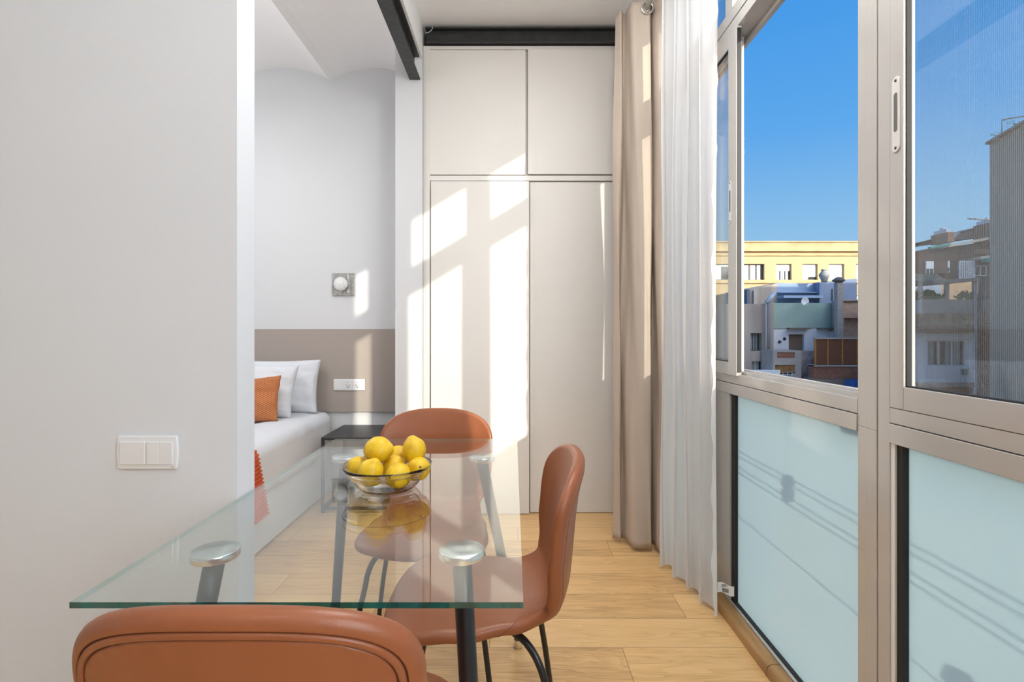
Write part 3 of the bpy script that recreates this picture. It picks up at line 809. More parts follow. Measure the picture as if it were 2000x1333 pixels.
LEM = mat('lemon_peel', (0.80, 0.53, 0.012), 0.42, spec=0.5)
def lemon_mat():
    m = LEM; L = m.node_tree.links; b = m.node_tree.nodes['Principled BSDF']
    tc = nn(m, 'ShaderNodeTexCoord'); oi = nn(m, 'ShaderNodeObjectInfo')
    ad = nn(m, 'ShaderNodeVectorMath', operation='ADD'); L.new(tc.outputs['Object'], ad.inputs[0])
    sc = nn(m, 'ShaderNodeVectorMath', operation='SCALE'); L.new(oi.outputs['Location'], sc.inputs[0]); sc.inputs['Scale'].default_value = 13; L.new(sc.outputs[0], ad.inputs[1])
    n = nn(m, 'ShaderNodeTexNoise'); n.inputs['Scale'].default_value = 26; n.inputs['Detail'].default_value = 4; L.new(ad.outputs[0], n.inputs['Vector'])
    r = nn(m, 'ShaderNodeValToRGB'); e = r.color_ramp.elements
    e[0].position = 0.28; e[0].color = (0.50, 0.30, 0.015, 1); e[1].position = 0.52; e[1].color = (0.80, 0.52, 0.010, 1)
    k = e.new(0.40); k.color = (0.72, 0.43, 0.010, 1)
    L.new(n.outputs['Fac'], r.inputs[0]); L.new(r.outputs[0], b.inputs['Base Color'])
    v = nn(m, 'ShaderNodeTexVoronoi'); v.inputs['Scale'].default_value = 420; L.new(tc.outputs['Object'], v.inputs['Vector'])
    bp = nn(m, 'ShaderNodeBump'); bp.inputs['Strength'].default_value = 0.35; bp.inputs['Distance'].default_value = 0.0012
    L.new(v.outputs['Distance'], bp.inputs['Height']); L.new(bp.outputs[0], b.inputs['Normal'])
    b.inputs['Subsurface Weight'].default_value = 0.08; b.inputs['Subsurface Radius'].default_value = (0.01, 0.006, 0.002)
lemon_mat()
def lemon_mesh():
    mb = MB(); prof = []
    n = 40; Lh, Rr = 0.0415, 0.0318
    for k in range(n+1):
        t = PI*k/n; z = -math.cos(t); r = math.sin(t)
        rr = Rr*max(r, 0)**0.92
        zz = 0.034*z
        if z > 0.78: zz += 0.0050*((z-0.78)/0.22)**1.5; rr *= 1-0.05*math.sin(PI*(z-0.78)/0.22)
        if z < -0.88: zz -= 0.002*((-z-0.88)/0.12)
        prof.append((max(rr, 0), zz))
    mb.lathe(prof, (0, 0, 0), 40)
    for v in mb.bm.verts:
        nz = noise.noise(v.co*45); v.co *= 1+0.035*nz
    return mb
lem0 = lemon_mesh().build('lemon', LEM); 
st = MB().lathe([(0, -0.0372), (0.0028, -0.0372), (0.0034, -0.0350), (0.0030, -0.0335)], (0, 0, 0), 10).build('stem_end', mat('stem_brown', (0.16, 0.10, 0.03), 0.7), lem0)
def D(x, y, z): return Vector((x, y, z)).normalized()
# position, direction of the pointed tip
LP_ = [
    ((-0.359, 1.405, 0.8500), D(0.9, -0.15, 0.12), 1.10, 'big lemon lying on top left of the pile, tip to the right'),
    ((-0.268, 1.430, 0.8450), D(-0.25, 0.1, 1.0), 1.00, 'upright lemon at the top right of the pile'),
    ((-0.324, 1.486, 0.8130), D(1, 0.4, 0.0), 0.95, 'lemon at the back of the bowl, mostly hidden'),
    ((-0.4105, 1.405, 0.8030), D(-0.5, 0.2, 0.3), 0.90, 'lemon at the left rim of the bowl'),
    ((-0.3640, 1.347, 0.8060), D(0.35, -0.1, 0.8), 1.02, 'front left lemon leaning with its tip up to the right'),
    ((-0.3220, 1.424, 0.8010), D(0.6, 0.5, 0.2), 0.92, 'lemon in the middle of the bowl behind the front ones'),
    ((-0.2930, 1.345, 0.7990), D(0.4, 0.9, -0.1), 0.98, 'front centre lemon with a rough blotchy rind'),
    ((-0.2520, 1.404, 0.8010), D(-0.3, 0.9, -0.35), 0.98, 'greenish yellow lemon at the right with its stem end showing'),
]
for i, (p, d, s, lab) in enumerate(LP_):
    o = lem0 if i == 0 else copy_tree(lem0)
    o.location = p; o.rotation_euler = d.to_track_quat('Z', 'Y').to_euler(); o.scale = (s, s, s)
    tag(o, lab, 'lemon', 'lemons in the glass bowl')

# ------------------------------------------------------------------ bedroom furniture
BEDX = -1.315; BZ = 0.575
bed = empty('bed', (-2.15, 2.85, 0), 0, 'white upholstered bed base with mattress against the taupe panel', 'bed')
mb = MB().box(-2.98, BEDX-0.006, 1.86, 3.815, 0.012, 0.31); o = mb.build('bed_base', mat('base_fabric', (0.68, 0.68, 0.67), 0.8, bump=0.05, bscale=200), bed, 0.012); o.location = -bed.location
mb = MB().box(-2.97, BEDX-0.020, 1.87, 3.812, 0.312, 0.545); o = mb.build('mattress', LINEN, bed, 0.04, seg=4); o.location = -bed.location
def duvet():
    # cloth over mattress: cross-section in x, runs in y
    sec = []
    xr = BEDX+0.008; xl = -2.99
    n = 14
    sec.append((xr, 0.30)); sec.append((xr+0.004, 0.36)); sec.append((xr+0.002, 0.43)); sec.append((xr-0.001, 0.49))
    for k in range(n+1):
        a = (PI/2)*k/n; sec.append((xr-0.075+0.075*math.cos(a), BZ-0.065+0.075*math.sin(a)))
    for k in range(1, 20): sec.append((xr-0.075-(xr-0.15-xl)*k/20, BZ+0.010+0.010*math.sin(k)))
    for k in range(n+1):
        a = PI/2+(PI/2)*k/n; sec.append((xl+0.075+0.075*math.cos(a), BZ-0.065+0.075*math.sin(a)))
    sec.append((xl, 0.40)); sec.append((xl, 0.30))
    N = len(sec)-1
    def fn(u, v):
        x, z = sec[int(round(u*N))]; y = 1.845+(3.795-1.845)*v
        d = noise.noise(Vector((x*5, y*4, z*5)))*0.010+noise.noise(Vector((x*14, y*9, z*14)))*0.004
        if z < 0.5: d += 0.006*math.sin(y*23+2*math.sin(y*5))*(0.5-z)/0.2
        if x > BEDX-0.1 and z < 0.55: return (x+d, y, z)
        return (x, y, z+d)
    mb = MB(); mb.grid(fn, N, 120)
    o = mb.build('bedspread', LINEN); s = o.modifiers.new('s', 'SOLIDIFY'); s.thickness = 0.006; s.offset = 1
    tag(o, 'white bedspread smoothed over the bed and hanging down its side', 'bedspread')
duvet()
def throw():
    xr = BEDX+0.030; pts = []
    prof = [(xr+0.022, 0.215)]
    z = 0.215
    path = []
    for k in range(140):                # up the side
        zz = 0.215+(0.52-0.215)*k/139; path.append((xr+0.020-0.018*(k/139), zz, 1, 0))
    for k in range(30):
        a = (PI/2)*k/29; path.append((xr-0.068+0.07*math.cos(a), 0.52+0.075*math.sin(a), math.cos(a), math.sin(a)))
    for k in range(200):
        path.append((xr-0.07-1.55*k/199, 0.597, 0, 1))
    acc = 0; P = []
    for i, (x, zz, nx, nz) in enumerate(path):
        if i: acc += math.hypot(x-path[i-1][0], zz-path[i-1][1])
        P.append((x, zz, nx, nz, acc))
    def fn(u, v):
        x, zz, nx, nz, s = P[int(round(u*(len(P)-1)))]
        rib = 0.007*abs(math.sin(PI*s/0.021))
        y = 2.20+(2.640-2.20)*v
        sag = 0.085*max(0, 1-s/0.36)*v        # corner flares out lower down
        if v > 0.985: y += 0.008*abs(math.sin(PI*s/0.021))
        return (x+nx*rib, y+sag, zz+nz*rib)
    o = MB().grid(fn, len(P)-1, 60).build('throw_blanket', mat('rust_knit', (0.62, 0.10, 0.03), 0.9, var=0.15, vscale=20, bump=0.3, bscale=200))
    s = o.modifiers.new('s', 'SOLIDIFY'); s.thickness = 0.008; s.offset = 1
    tag(o, 'rust orange ribbed throw blanket draped over the foot of the bed', 'blanket')
throw()
def pillow(name, wd, ht, th, m, nseed=0, sharp=0.55):
    mb = MB()
    def fnS(sg):
        def fn(u, v):
            a, b = 2*u-1, 2*v-1
            a = math.copysign(abs(a)**0.85, a); b = math.copysign(abs(b)**0.85, b)
            e = max(0, (1-a**4)*(1-b**4))**sharp
            px = a*wd/2*(1-0.05*(1-abs(a))*0 - 0.055*(1-b*b)*abs(a)); pz = b*ht/2*(1-0.065*(1-a*a)*abs(b))
            nz = noise.noise(Vector((a*2.2+nseed, b*2.2, sg)))*0.016+noise.noise(Vector((a*6+nseed, b*6, sg)))*0.006
            return (px, sg*(th/2*e)+nz*min(1, 3*e), pz)
        return fn
    mb.grid(fnS(1), 48, 40); mb.grid(fnS(-1), 48, 40)
    bmesh.ops.remove_doubles(mb.bm, verts=mb.bm.verts, dist=0.0005)
    return mb.build(name, m, recalc=True)
p1 = pillow('pillow', 0.66, 0.38, 0.14, LINEN, 1); p1.location = (-1.695, 3.705, 0.775); p1.rotation_euler = (math.radians(-13), 0, math.radians(2))
tag(p1, 'white pillow standing rearmost against the taupe headboard panel', 'pillow', 'white pillows on the bed')
p2 = pillow('pillow', 0.66, 0.36, 0.15, LINEN, 5); p2.location = (-1.775, 3.52, 0.762); p2.rotation_euler = (math.radians(-20), 0, math.radians(-3))
tag(p2, 'white pillow in front of the other, behind the orange cushion', 'pillow', 'white pillows on the bed')
CORD = mat('rust_corduroy', (0.60, 0.21, 0.07), 0.85)
def cord():
    m = CORD; L = m.node_tree.links; b = m.node_tree.nodes['Principled BSDF']
    tc = nn(m, 'ShaderNodeTexCoord'); wv = nn(m, 'ShaderNodeTexWave'); wv.wave_type = 'BANDS'; wv.bands_direction = 'X'
    mp = nn(m, 'ShaderNodeMapping'); mp.inputs['Rotation'].default_value = (0, math.radians(60), 0); L.new(tc.outputs['Object'], mp.inputs[0])
    L.new(mp.outputs[0], wv.inputs['Vector']); wv.inputs['Scale'].default_value = 30; wv.inputs['Distortion'].default_value = 1.2
    r = nn(m, 'ShaderNodeValToRGB'); r.color_ramp.elements[0].color = (0.38, 0.11, 0.035, 1); r.color_ramp.elements[1].color = (0.70, 0.27, 0.10, 1)
    L.new(wv.outputs['Fac'], r.inputs[0]); L.new(r.outputs[0], b.inputs['Base Color'])
    bp = nn(m, 'ShaderNodeBump'); bp.inputs['Strength'].default_value = 0.5; bp.inputs['Distance'].default_value = 0.004
    L.new(wv.outputs['Fac'], bp.inputs['Height']); L.new(bp.outputs[0], b.inputs['Normal'])
cord()
p3 = pillow('cushion', 0.40, 0.30, 0.11, CORD, 9, 0.6); p3.location = (-1.685, 3.355, 0.722); p3.rotation_euler = (math.radians(-22), math.radians(-5), 0)
tag(p3, 'small orange corduroy cushion leaning on the white pillows', 'cushion')

ns = empty('nightstand', (X(627, 3.366)+0.225, 3.59, 0), 0, 'black metal open-frame bedside table beside the white bed', 'nightstand')
MATBL = mat('matt_black_metal', (0.035, 0.036, 0.04), 0.42)
hz_ = 0.484; a = 0.225; q = 0.018
MB().box(-a, a, -a, a, hz_-0.018, hz_).build('top', MATBL, ns, 0.002)
for sx in (-1, 1):
    for sy in (-1, 1):
        x_ = sx*(a-q/2); y_ = sy*(a-q/2)
        MB().box(x_-q/2, x_+q/2, y_-q/2, y_+q/2, 0, hz_-0.018).build('leg', MATBL, ns, 0.001)
mb = MB()
mb.box(-a+q, a-q, -a, -a+q, 0.02, 0.038); mb.box(-a+q, a-q, a-q, a, 0.02, 0.038); mb.box(-a, -a+q, -a+q, a-q, 0.02, 0.038); mb.box(a-q, a, -a+q, a-q, 0.02, 0.038)
mb.build('lower_frame', MATBL, ns, 0.001)
box('baseboard_bedroom', mat('baseboard_white', (0.78, 0.78, 0.78), 0.5), BEDX-1.9, PR-0.2, 3.825, 3.84, 0, 0.08, kind='structure')
# unseen lamp bodies added on the ceilings to go with the fill lights
def fill_housing(x, y, z, r, lab):
    o = empty('fill_light_housing', (x, y, z), 0, lab, 'lamp')
    MB().lathe([(0, -0.02), (r*0.96, -0.02), (r, -0.012), (r, 0.0), (0, 0.0)], (0, 0, 0), 48).build('housing', PLAST, o)
fill_housing(0.30, 1.9, CEILZ-0.0005, 0.38, 'flat round white housing added for the fill light above the window side of the dining table')
fill_housing(-2.1, 2.5, 2.965, 0.40, 'flat round white housing added for the fill light under the bedroom vault')
pend = empty('added_pendant', (0.30, 1.15, CEILZ), 0, 'unseen white pendant added for the fill light over the near end of the dining table', 'lamp')
MB().lathe([(0, 0), (0.05, 0), (0.05, -0.02), (0, -0.025)], (0, 0, 0), 24).build('ceiling_rose', PLAST, pend)
MB().tube([(0, 0, -0.02), (0, 0, -0.42)], 0.003, 6).build('cord', PLAST, pend)
MB().lathe([(0, -0.40), (0.022, -0.41), (0.024, -0.455), (0, -0.46)], (0, 0, 0), 20).build('lamp_holder', PLAST, pend)
fill_housing(-0.7, -1.3, CEILZ-0.0005, 0.35, 'flat round white housing added for the fill light behind the viewer')

# ------------------------------------------------------------------ outside: courtyard and houses
def ebox(name, m, px0, px1, py0, py1, Y, depth, parent=None, bevel=0.0):
    return MB().box(X(px0, Y), X(px1, Y), Y, Y+depth, Z(py1, Y), Z(py0, Y)).build(name, m, parent, bevel)
def em(name, c, rough=0.85, var=0.10, vs=1.5, bump=0.0, stretch=(1, 1, 1), **k): return mat(name, c, rough, var=var, vscale=vs, bump=bump, bscale=3, stretch=stretch, **k)
def brick_mat(name, c1, c2, mortar, scale=4.0):
    m = bpy.data.materials.new(name); m.use_nodes = True; L = m.node_tree.links; b = m.node_tree.nodes['Principled BSDF']
    tc = nn(m, 'ShaderNodeTexCoord'); mp = nn(m, 'ShaderNodeMapping'); mp.inputs['Rotation'].default_value = (PI/2, 0, 0); L.new(tc.outputs['Object'], mp.inputs[0])
    br = nn(m, 'ShaderNodeTexBrick'); br.inputs['Scale'].default_value = scale; br.inputs['Color1'].default_value = (*c1, 1); br.inputs['Color2'].default_value = (*c2, 1); br.inputs['Mortar'].default_value = (*mortar, 1)
    L.new(mp.outputs[0], br.inputs['Vector']); L.new(br.outputs['Color'], b.inputs['Base Color']); b.inputs['Roughness'].default_value = 0.9
    return m
CREAM = em('cream_render', (0.56, 0.41, 0.215), var=0.05)
CREAMD = em('cream_cornice', (0.52, 0.38, 0.20), var=0.15, vs=1.0)
WGLASS = mat('dark_window_pane', (0.05, 0.055, 0.06), 0.08, spec=0.8)
WWHITE = mat('white_blind', (0.85, 0.86, 0.88), 0.6)
NETC = em('net_curtain_cloth', (0.30, 0.34, 0.34), var=0.15, vs=4)
DFRAME = mat('dark_window_frame', (0.12, 0.10, 0.09), 0.5)
WFRAME = mat('white_window_frame', (0.72, 0.73, 0.74), 0.5)
TAN = em('tan_stained_render', (0.42, 0.36, 0.31), var=0.22, vs=0.9, stretch=(2, 2, 0.5))
TAN2 = em('pale_concrete', (0.47, 0.43, 0.39), var=0.15)
BLUEM = em('blue_grey_sheet', (0.30, 0.40, 0.55), var=0.08, vs=2)
GREEN = em('green_render', (0.34, 0.46, 0.41), var=0.10, vs=1.2)
WHITEW = em('whitewashed_wall', (0.74, 0.77, 0.82), var=0.06)
BRICK = brick_mat('red_brick', (0.36, 0.15, 0.09), (0.28, 0.11, 0.07), (0.30, 0.22, 0.18), 3.0)
BRICKP = brick_mat('pale_brick', (0.50, 0.33, 0.24), (0.42, 0.26, 0.19), (0.48, 0.42, 0.36), 3.5)
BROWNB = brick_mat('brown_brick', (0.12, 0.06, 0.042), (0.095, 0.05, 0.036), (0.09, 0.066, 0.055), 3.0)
OCHRE = brick_mat('ochre_brick', (0.85, 0.52, 0.24), (0.75, 0.43, 0.18), (0.75, 0.58, 0.38), 3.0)
ZINC = em('zinc_sheet', (0.50, 0.56, 0.62), 0.35, var=0.12, vs=5)
GREYR = em('grey_render', (0.40, 0.315, 0.235), var=0.04, vs=0.5)
SHUT = em('brown_shutter', (0.20, 0.14, 0.10), var=0.15, vs=10, stretch=(0.2, 1, 8))
WOODP = em('orange_wood', (0.55, 0.22, 0.06), var=0.2, vs=6)
LATT = em('brown_reed_screen', (0.20, 0.085, 0.045), var=0.30, vs=18, stretch=(6, 1, 1))
GREENA = em('green_awning_cloth', (0.03, 0.30, 0.23), var=0.10)
CLAY = em('clay_pot_grey', (0.36, 0.36, 0.35), var=0.15, vs=6)
LEAFM = em('leaf_green', (0.06, 0.12, 0.03), var=0.4, vs=10)

def holed_wall(name, m, x0, x1, z0, z1, y, th, holes, parent):
    xs = sorted({x0, x1, *[v for h in holes for v in h[:2] if x0 < v < x1]}); zs = sorted({z0, z1, *[v for h in holes for v in h[2:] if z0 < v < z1]})
    mb = MB()
    for i in range(len(zs)-1):
        run = None
        for j in range(len(xs)-1):
            cx_, cz_ = (xs[j]+xs[j+1])/2, (zs[i]+zs[i+1])/2
            solid = not any(h[0] < cx_ < h[1] and h[2] < cz_ < h[3] for h in holes)
            if solid: mb.box(xs[j], xs[j+1], y, y+th, zs[i], zs[i+1])
    return mb.build(name, m, parent)
def fwindow(parent, x0, x1, z0, z1, y, fm, parts=2, blind=0.0, blinds=None, curtains=None, name='window'):
    """window set in a reveal: frame with mullions, pane, roller blind"""
    w_ = x1-x0; t = min(0.06, w_*0.06)
    mb = MB(); mb.box(x0, x1, y, y+0.05, z0, z0+t).box(x0, x1, y, y+0.05, z1-t, z1)
    for k in range(parts+1):
        xc = x0+t/2+(w_-t)*k/parts; mb.box(xc-t/2, xc+t/2, y, y+0.05, z0+t, z1-t)
    f = mb.build(name, fm, parent)
    MB().box(x0, x1, y+0.02, y+0.03, z0, z1).build('pane', WGLASS, f)
    if blind > 0: MB().box(x0+t*0.5, x1-t*0.5, y-0.03, y-0.005, z1-(z1-z0)*blind, z1).build('roller_blind', WWHITE, f)
    if curtains:
        mb = MB()
        for a_, b_ in curtains: mb.box(x0+w_*a_, x0+w_*b_, y+0.012, y+0.019, z0+t, z1-t)
        mb.build('net_curtain', NETC if y < 30 else WWHITE, f)
    return f

# cream apartment block, far, in full sun
YC = 50.0
cb = empty('apartment_building', (X(1560, YC), YC, -12), 0, 'long cream sunlit apartment block with a row of windows across the courtyard', 'building')
def rel(root):
    for c in root.children:
        c.location = c.location-root.location
def cwin(px0, px1, py0, py1, **k):
    holes.append((X(px0, YC), X(px1, YC), Z(py1, YC), Z(py0, YC))); specs.append(k)
holes = []; specs = []
row = [(1290, 1316), (1340, 1368), (1396, 1427), (1452, 1493), (1515.5, 1546), (1567, 1597), (1618.5, 1649), (1672, 1703), (1725, 1757)]
for r_i, (ya, yb) in enumerate(((516, 547), (577, 608), (638, 669), (699, 730))):
    for k_i, (a_, b_) in enumerate(row):
        bl = {3: 0, 4: 0.42, 5: 0.80, 6: 0.90}.get(k_i, 0.15) if r_i == 0 else 0.12
        cwin(a_, b_, ya, yb, parts=3 if k_i == 3 else 2, blind=bl, curtains=[(0.08, 0.30), (0.38, 0.62), (0.70, 0.86)] if k_i in (3, 4) else [(0.1, 0.45)])
cx0, cx1 = X(1270, YC), X(1770, YC)
holed_wall('facade', CREAM, cx0, cx1, -12, Z(490, YC), YC, 0.45, holes, cb)
MB().box(cx0, cx1, YC+0.45, YC+9, -12, Z(492, YC)).build('body', CREAM, cb)
for h, k in zip(holes, specs): fwindow(cb, h[0], h[1], h[2], h[3], YC+0.26, DFRAME, **k)
MB().box(cx0-0.1, cx1+0.1, YC-0.10, YC+9, Z(490, YC), Z(474, YC)).build('parapet', CREAMD, cb)
MB().box(cx0-0.1, cx1+0.1, YC-0.30, YC+9, Z(492, YC), Z(489.5, YC)).box(cx0-0.1, cx1+0.1, YC-0.2, YC+9, Z(474, YC), Z(471.5, YC)).build('cornice', CREAMD, cb)
MB().box(cx0, cx1, YC-0.12, YC+0.01, Z(500, YC), Z(498, YC)).box(cx0, cx1, YC-0.14, YC+0.01, Z(554, YC), Z(551, YC)).box(cx0, cx1, YC-0.14, YC+0.01, Z(615, YC), Z(612, YC)).build('string_course', CREAMD, cb)
rel(cb)
ant = empty('roof_antenna', (X(1459, YC+2), YC+2, Z(471.5, YC)), 0, 'dark slatted roof frame poking above the cream parapet at its left end', 'roof frame')
for k in range(5): MB().tube([(-0.5+0.25*k, 0, 0), (-0.7+0.3*k, 0, 0.30-0.05*k)], 0.035, 6).build('rail', DFRAME, ant)
MB().tube([(-0.8, 0, 0.32), (0.75, 0, 0.02)], 0.05, 6).build('top_rail', DFRAME, ant)

# stained house in the middle distance (shade)
YB = 20.0
hb = empty('stained_house', (X(1480, YB), YB, -12), 0, 'tan stained house wall with a zinc duct and barred window, left of the green wall', 'building')
hx = lambda p: X(p, YB)
hz2 = lambda p: Z(p, YB)
hh = [(hx(1466), hx(1488), hz2(686), hz2(651)), (hx(1468), hx(1492), hz2(726), hz2(706))]
holed_wall('facade', TAN, hx(1418), hx(1511), -12, hz2(594), YB, 0.3, hh, hb)
MB().box(hx(1418), hx(1511), YB+0.3, YB+6, -12, hz2(594)).build('body', TAN, hb)
fwindow(hb, *hh[0], YB+0.2, DFRAME, parts=1, curtains=[(0.22, 0.36), (0.44, 0.58), (0.66, 0.80)])
fwindow(hb, *hh[1], YB+0.2, WFRAME, parts=2, curtains=[(0.1, 0.8)])
rel(hb)
ub = empty('rooftop_extension', (X(1560, 23), 23, -12), 0, 'tan and blue-grey rooftop volume rising behind the satellite dish', 'building')
y_ = 23.0
MB().prism([(X(1462, y_), -12), (X(1518, y_), -12), (X(1518, y_), Z(553.5, y_)), (X(1462, y_), Z(566, y_))], 'y', y_, y_+4).build('tan_wall', TAN, ub)
MB().prism([(X(1518, y_), Z(610, y_)), (X(1590, y_), Z(610, y_)), (X(1590, y_), Z(554.5, y_)), (X(1518, y_), Z(553, y_))], 'y', y_, y_+4).build('sheet_wall', BLUEM, ub)
MB().prism([(X(1590, y_), Z(610, y_)), (X(1662, y_), Z(610, y_)), (X(1662, y_), Z(546, y_)), (X(1590, y_), Z(553, y_))], 'y', y_-0.4, y_+4).build('sheet_wall', em('dark_blue_sheet', (0.22, 0.28, 0.40), var=0.1), ub)
MB().box(X(1517, y_), X(1592, y_), y_-0.6, y_-0.1, Z(584, y_), Z(579, y_)).box(X(1517, y_), X(1592, y_), y_-0.3, y_, Z(573, y_), Z(571.5, y_)).build('gutter', BLUEM, ub)
MB().box(X(1455, y_), X(1461, y_), y_-0.2, y_+2, Z(612, y_), Z(566, y_)).build('end_post', em('slate_post', (0.12, 0.15, 0.20)), ub)
MB().box(X(1470, y_), X(1477, y_), y_-0.1, y_+0.1, Z(610, y_), Z(568, y_)).build('rib', TAN2, ub)
MB().box(X(1613.5, y_), X(1615, y_), y_-0.45, y_-0.4, Z(590, y_), Z(566, y_)).build('vent_pipe', DFRAME, ub)
rel(ub)
gb = empty('green_house', (X(1570, YB), YB+0.4, -12), 0, 'green and white rendered house with a brown shuttered window and satellite dish', 'building')
g_ = YB+0.4; gx = lambda p: X(p, g_); gz = lambda p: Z(p, g_)
MB().box(gx(1505), gx(1634), g_, g_+1.9, gz(642), gz(592)).build('green_wall', GREEN, gb)
MB().box(gx(1505), gx(1589), g_-0.06, g_, gz(642), gz(593.5)).build('green_panel', GREEN, gb)
holed_wall('white_wall', WHITEW, gx(1505), gx(1634), -12, gz(642), g_-0.02, 0.3, [(gx(1540), gx(1570), gz(686.5), gz(653.5))], gb)
MB().box(gx(1505), gx(1634), g_+0.28, g_+1.9, -12, gz(642)).build('body', WHITEW, gb)
MB().box(gx(1540), gx(1570), g_+0.1, g_+0.16, gz(686.5), gz(653.5)).build('shutter', SHUT, gb)
MB().box(gx(1535), gx(1576), g_-0.30, g_, gz(642.8), gz(640.8)).box(gx(1594), gx(1626), g_-0.30, g_, gz(642.8), gz(640.8)).build('shade_ledge', SHUT, gb)
for a_, b_ in ((1522, 668), (1531.5, 662)):
    MB().lathe([(0, -0.03), (0.055, -0.03), (0.062, 0.0)], (gx(a_), g_-0.03, gz(b_)), 18, axis='y').build('round_vent', PLASTD, gb)
for k in (0, 1):
    MB().box(gx(1618+10*k), gx(1625+10*k), g_-0.25, g_-0.02, gz(661), gz(648-2*k)).build('air_conditioner', em('ac_white', (0.66, 0.67, 0.70)) if k == 0 else em('ac_dark', (0.10, 0.13, 0.18)), gb)
rel(gb)
dish = empty('satellite_dish', (X(1572, YB-0.2), YB-0.2, Z(589, YB-0.2)), 0, 'small round white satellite dish on the green wall', 'satellite dish')
MB().lathe([(0, 0.03), (0.05, 0.022), (0.11, 0.004), (0.145, -0.02), (0.148, -0.016), (0.11, 0.012), (0, 0.038)], (0, 0, 0), 28, axis='y').build('reflector', WWHITE, dish)
MB().tube([(0, -0.02, -0.14), (0.03, -0.16, -0.06)], 0.008, 6).build('feed_arm', DFRAME, dish)
MB().tube([(0, 0.04, 0), (0, 0.55, -0.02)], 0.015, 6).build('mount', DFRAME, dish)
duct = empty('zinc_duct', (X(1497, YB-0.3), YB-0.3, Z(590, YB)), 0, 'shiny zinc duct with a slanted head running down the tan wall', 'duct')
dx_ = X(1497, YB-0.3); dz_ = Z(590, YB)
def dp(px, py): return (X(px, YB-0.3)-dx_, 0, Z(py, YB-0.3)-dz_)
MB().tube([dp(1500.5, 592), dp(1500.5, 735)], 0.07, 12).build('down_pipe', em('dull_duct', (0.20, 0.20, 0.21), 0.5), duct)
MB().tube([dp(1496.5, 588), dp(1496.5, 735)], 0.022, 8).build('thin_pipe', em('pale_pipe', (0.55, 0.50, 0.44)), duct)
MB().tube([dp(1497, 592), dp(1513, 572)], 0.085, 14).build('slanted_head', ZINC, duct)
ch = empty('chimney', (X(1638, YB-0.5), YB-0.5, Z(662, YB)), 0, 'slim pale concrete chimney with a dark cowl beside the brick wall', 'chimney')
c0 = Vector(ch.location)
MB().box(-0.11, 0.11, -0.11, 0.11, -12-c0.z, Z(553, YB-0.5)-c0.z).build('stack', em('chimney_concrete', (0.40, 0.36, 0.33), var=0.15, vs=8), ch)
z_ = Z(553, YB-0.5)-c0.z
MB().lathe([(0.10, z_), (0.14, z_+0.03), (0.22, z_+0.07), (0.21, z_+0.11), (0.10, z_+0.20), (0, z_+0.23)], (0, 0, 0), 16).build('cowl', em('cowl_dark', (0.17, 0.15, 0.14)), ch)
pot = tag(MB().lathe([(0, 0), (0.11, 0), (0.13, 0.1), (0.20, 0.26), (0.21, 0.32), (0.12, 0.44), (0.10, 0.47), (0.13, 0.50), (0.12, 0.54), (0, 0.54)], (X(1610, 22.2), 22.2, Z(551.5, 22.2)), 24).build('roof_vent_pot', CLAY), 'grey urn-shaped vent pot standing on the blue-grey roof', 'vent pot')
bw = empty('brick_house', (X(1665, YB), YB-0.3, -12), 0, 'pale brick house wall right of the slim chimney', 'building')
b_y = YB-0.3
MB().box(X(1644, b_y), X(1700, b_y), b_y, b_y+0.62, -12, Z(588, b_y)).build('brick_wall', BRICKP, bw)
MB().box(X(1644, b_y), X(1700, b_y), b_y-0.1, b_y+0.64, Z(588, b_y), Z(585.5, b_y)).build('coping', TAN2, bw)
MB().box(X(1648, b_y), X(1700, b_y), b_y-0.35, b_y, Z(624, b_y), Z(621.5, b_y)).build('tiled_ledge', em('ledge_tile', (0.16, 0.08, 0.06)), bw)
rel(bw)
lf = empty('reed_screen', (X(1635, YB-1), YB-1.5, Z(714, YB-1.5)), 0, 'brown reed privacy screen in an orange wooden frame on a brick wall', 'screen')
y_ = YB-1.5; L0 = Vector(lf.location)
def lx(p): return X(p, y_)-L0.x
def lz(p): return Z(p, y_)-L0.z
MB().box(lx(1592), lx(1700), 0.02, 0.06, lz(713), lz(663)).build('reed_panel', LATT, lf)
for p in (1593, 1617, 1645.5, 1675): MB().box(lx(p-1.2), lx(p+1.2), 0, 0.07, lz(714), lz(662)).build('post', WOODP, lf)
MB().box(lx(1591), lx(1700), -0.03, 0.10, lz(662.5), lz(659.5)).build('top_cap', TAN2, lf)
tr = empty('roof_terrace', (X(1635, YB-1.5), YB-1.5, -12), 0, 'brick parapet and tan terrace wall below the reed screen', 'terrace')
MB().box(X(1588, y_), X(1700, y_), y_-0.05, y_+0.3, Z(739, y_), Z(714, y_)).build('brick_parapet', BRICK, tr)
MB().box(X(1588, y_), X(1700, y_), y_-0.12, y_+0.35, Z(716, y_), Z(713.2, y_)).build('coping', TAN2, tr)
MB().box(X(1588, y_), X(1700, y_), y_-0.02, y_+1.2, -12, Z(739, y_)).build('lower_wall', em('dark_tan_wall', (0.30, 0.24, 0.20)), tr)  # darker tan below the parapet
rel(tr)
tar = empty('blue_tarpaulin', (X(1665, 17.5)+0.30, 17.5, Z(775, 17.5)), 0, 'blue tarpaulin tent in the corner of the open window view', 'tarpaulin')
MB().prism([(X(1646, 17.5)-X(1665, 17.5), 0), (X(1652, 17.5)-X(1665, 17.5), 0.52), (0.9, 0.56), (0.9, 0)], 'y', 0, 0.5).build('sheet', em('tarp_blue', (0.03, 0.11, 0.33), 0.5), tar)
lc = empty('concrete_house', (X(1540, YB-1), YB-1, -12), 0, 'low pale concrete house with red brick infill and a white balcony railing', 'building')
y_ = YB-1.0
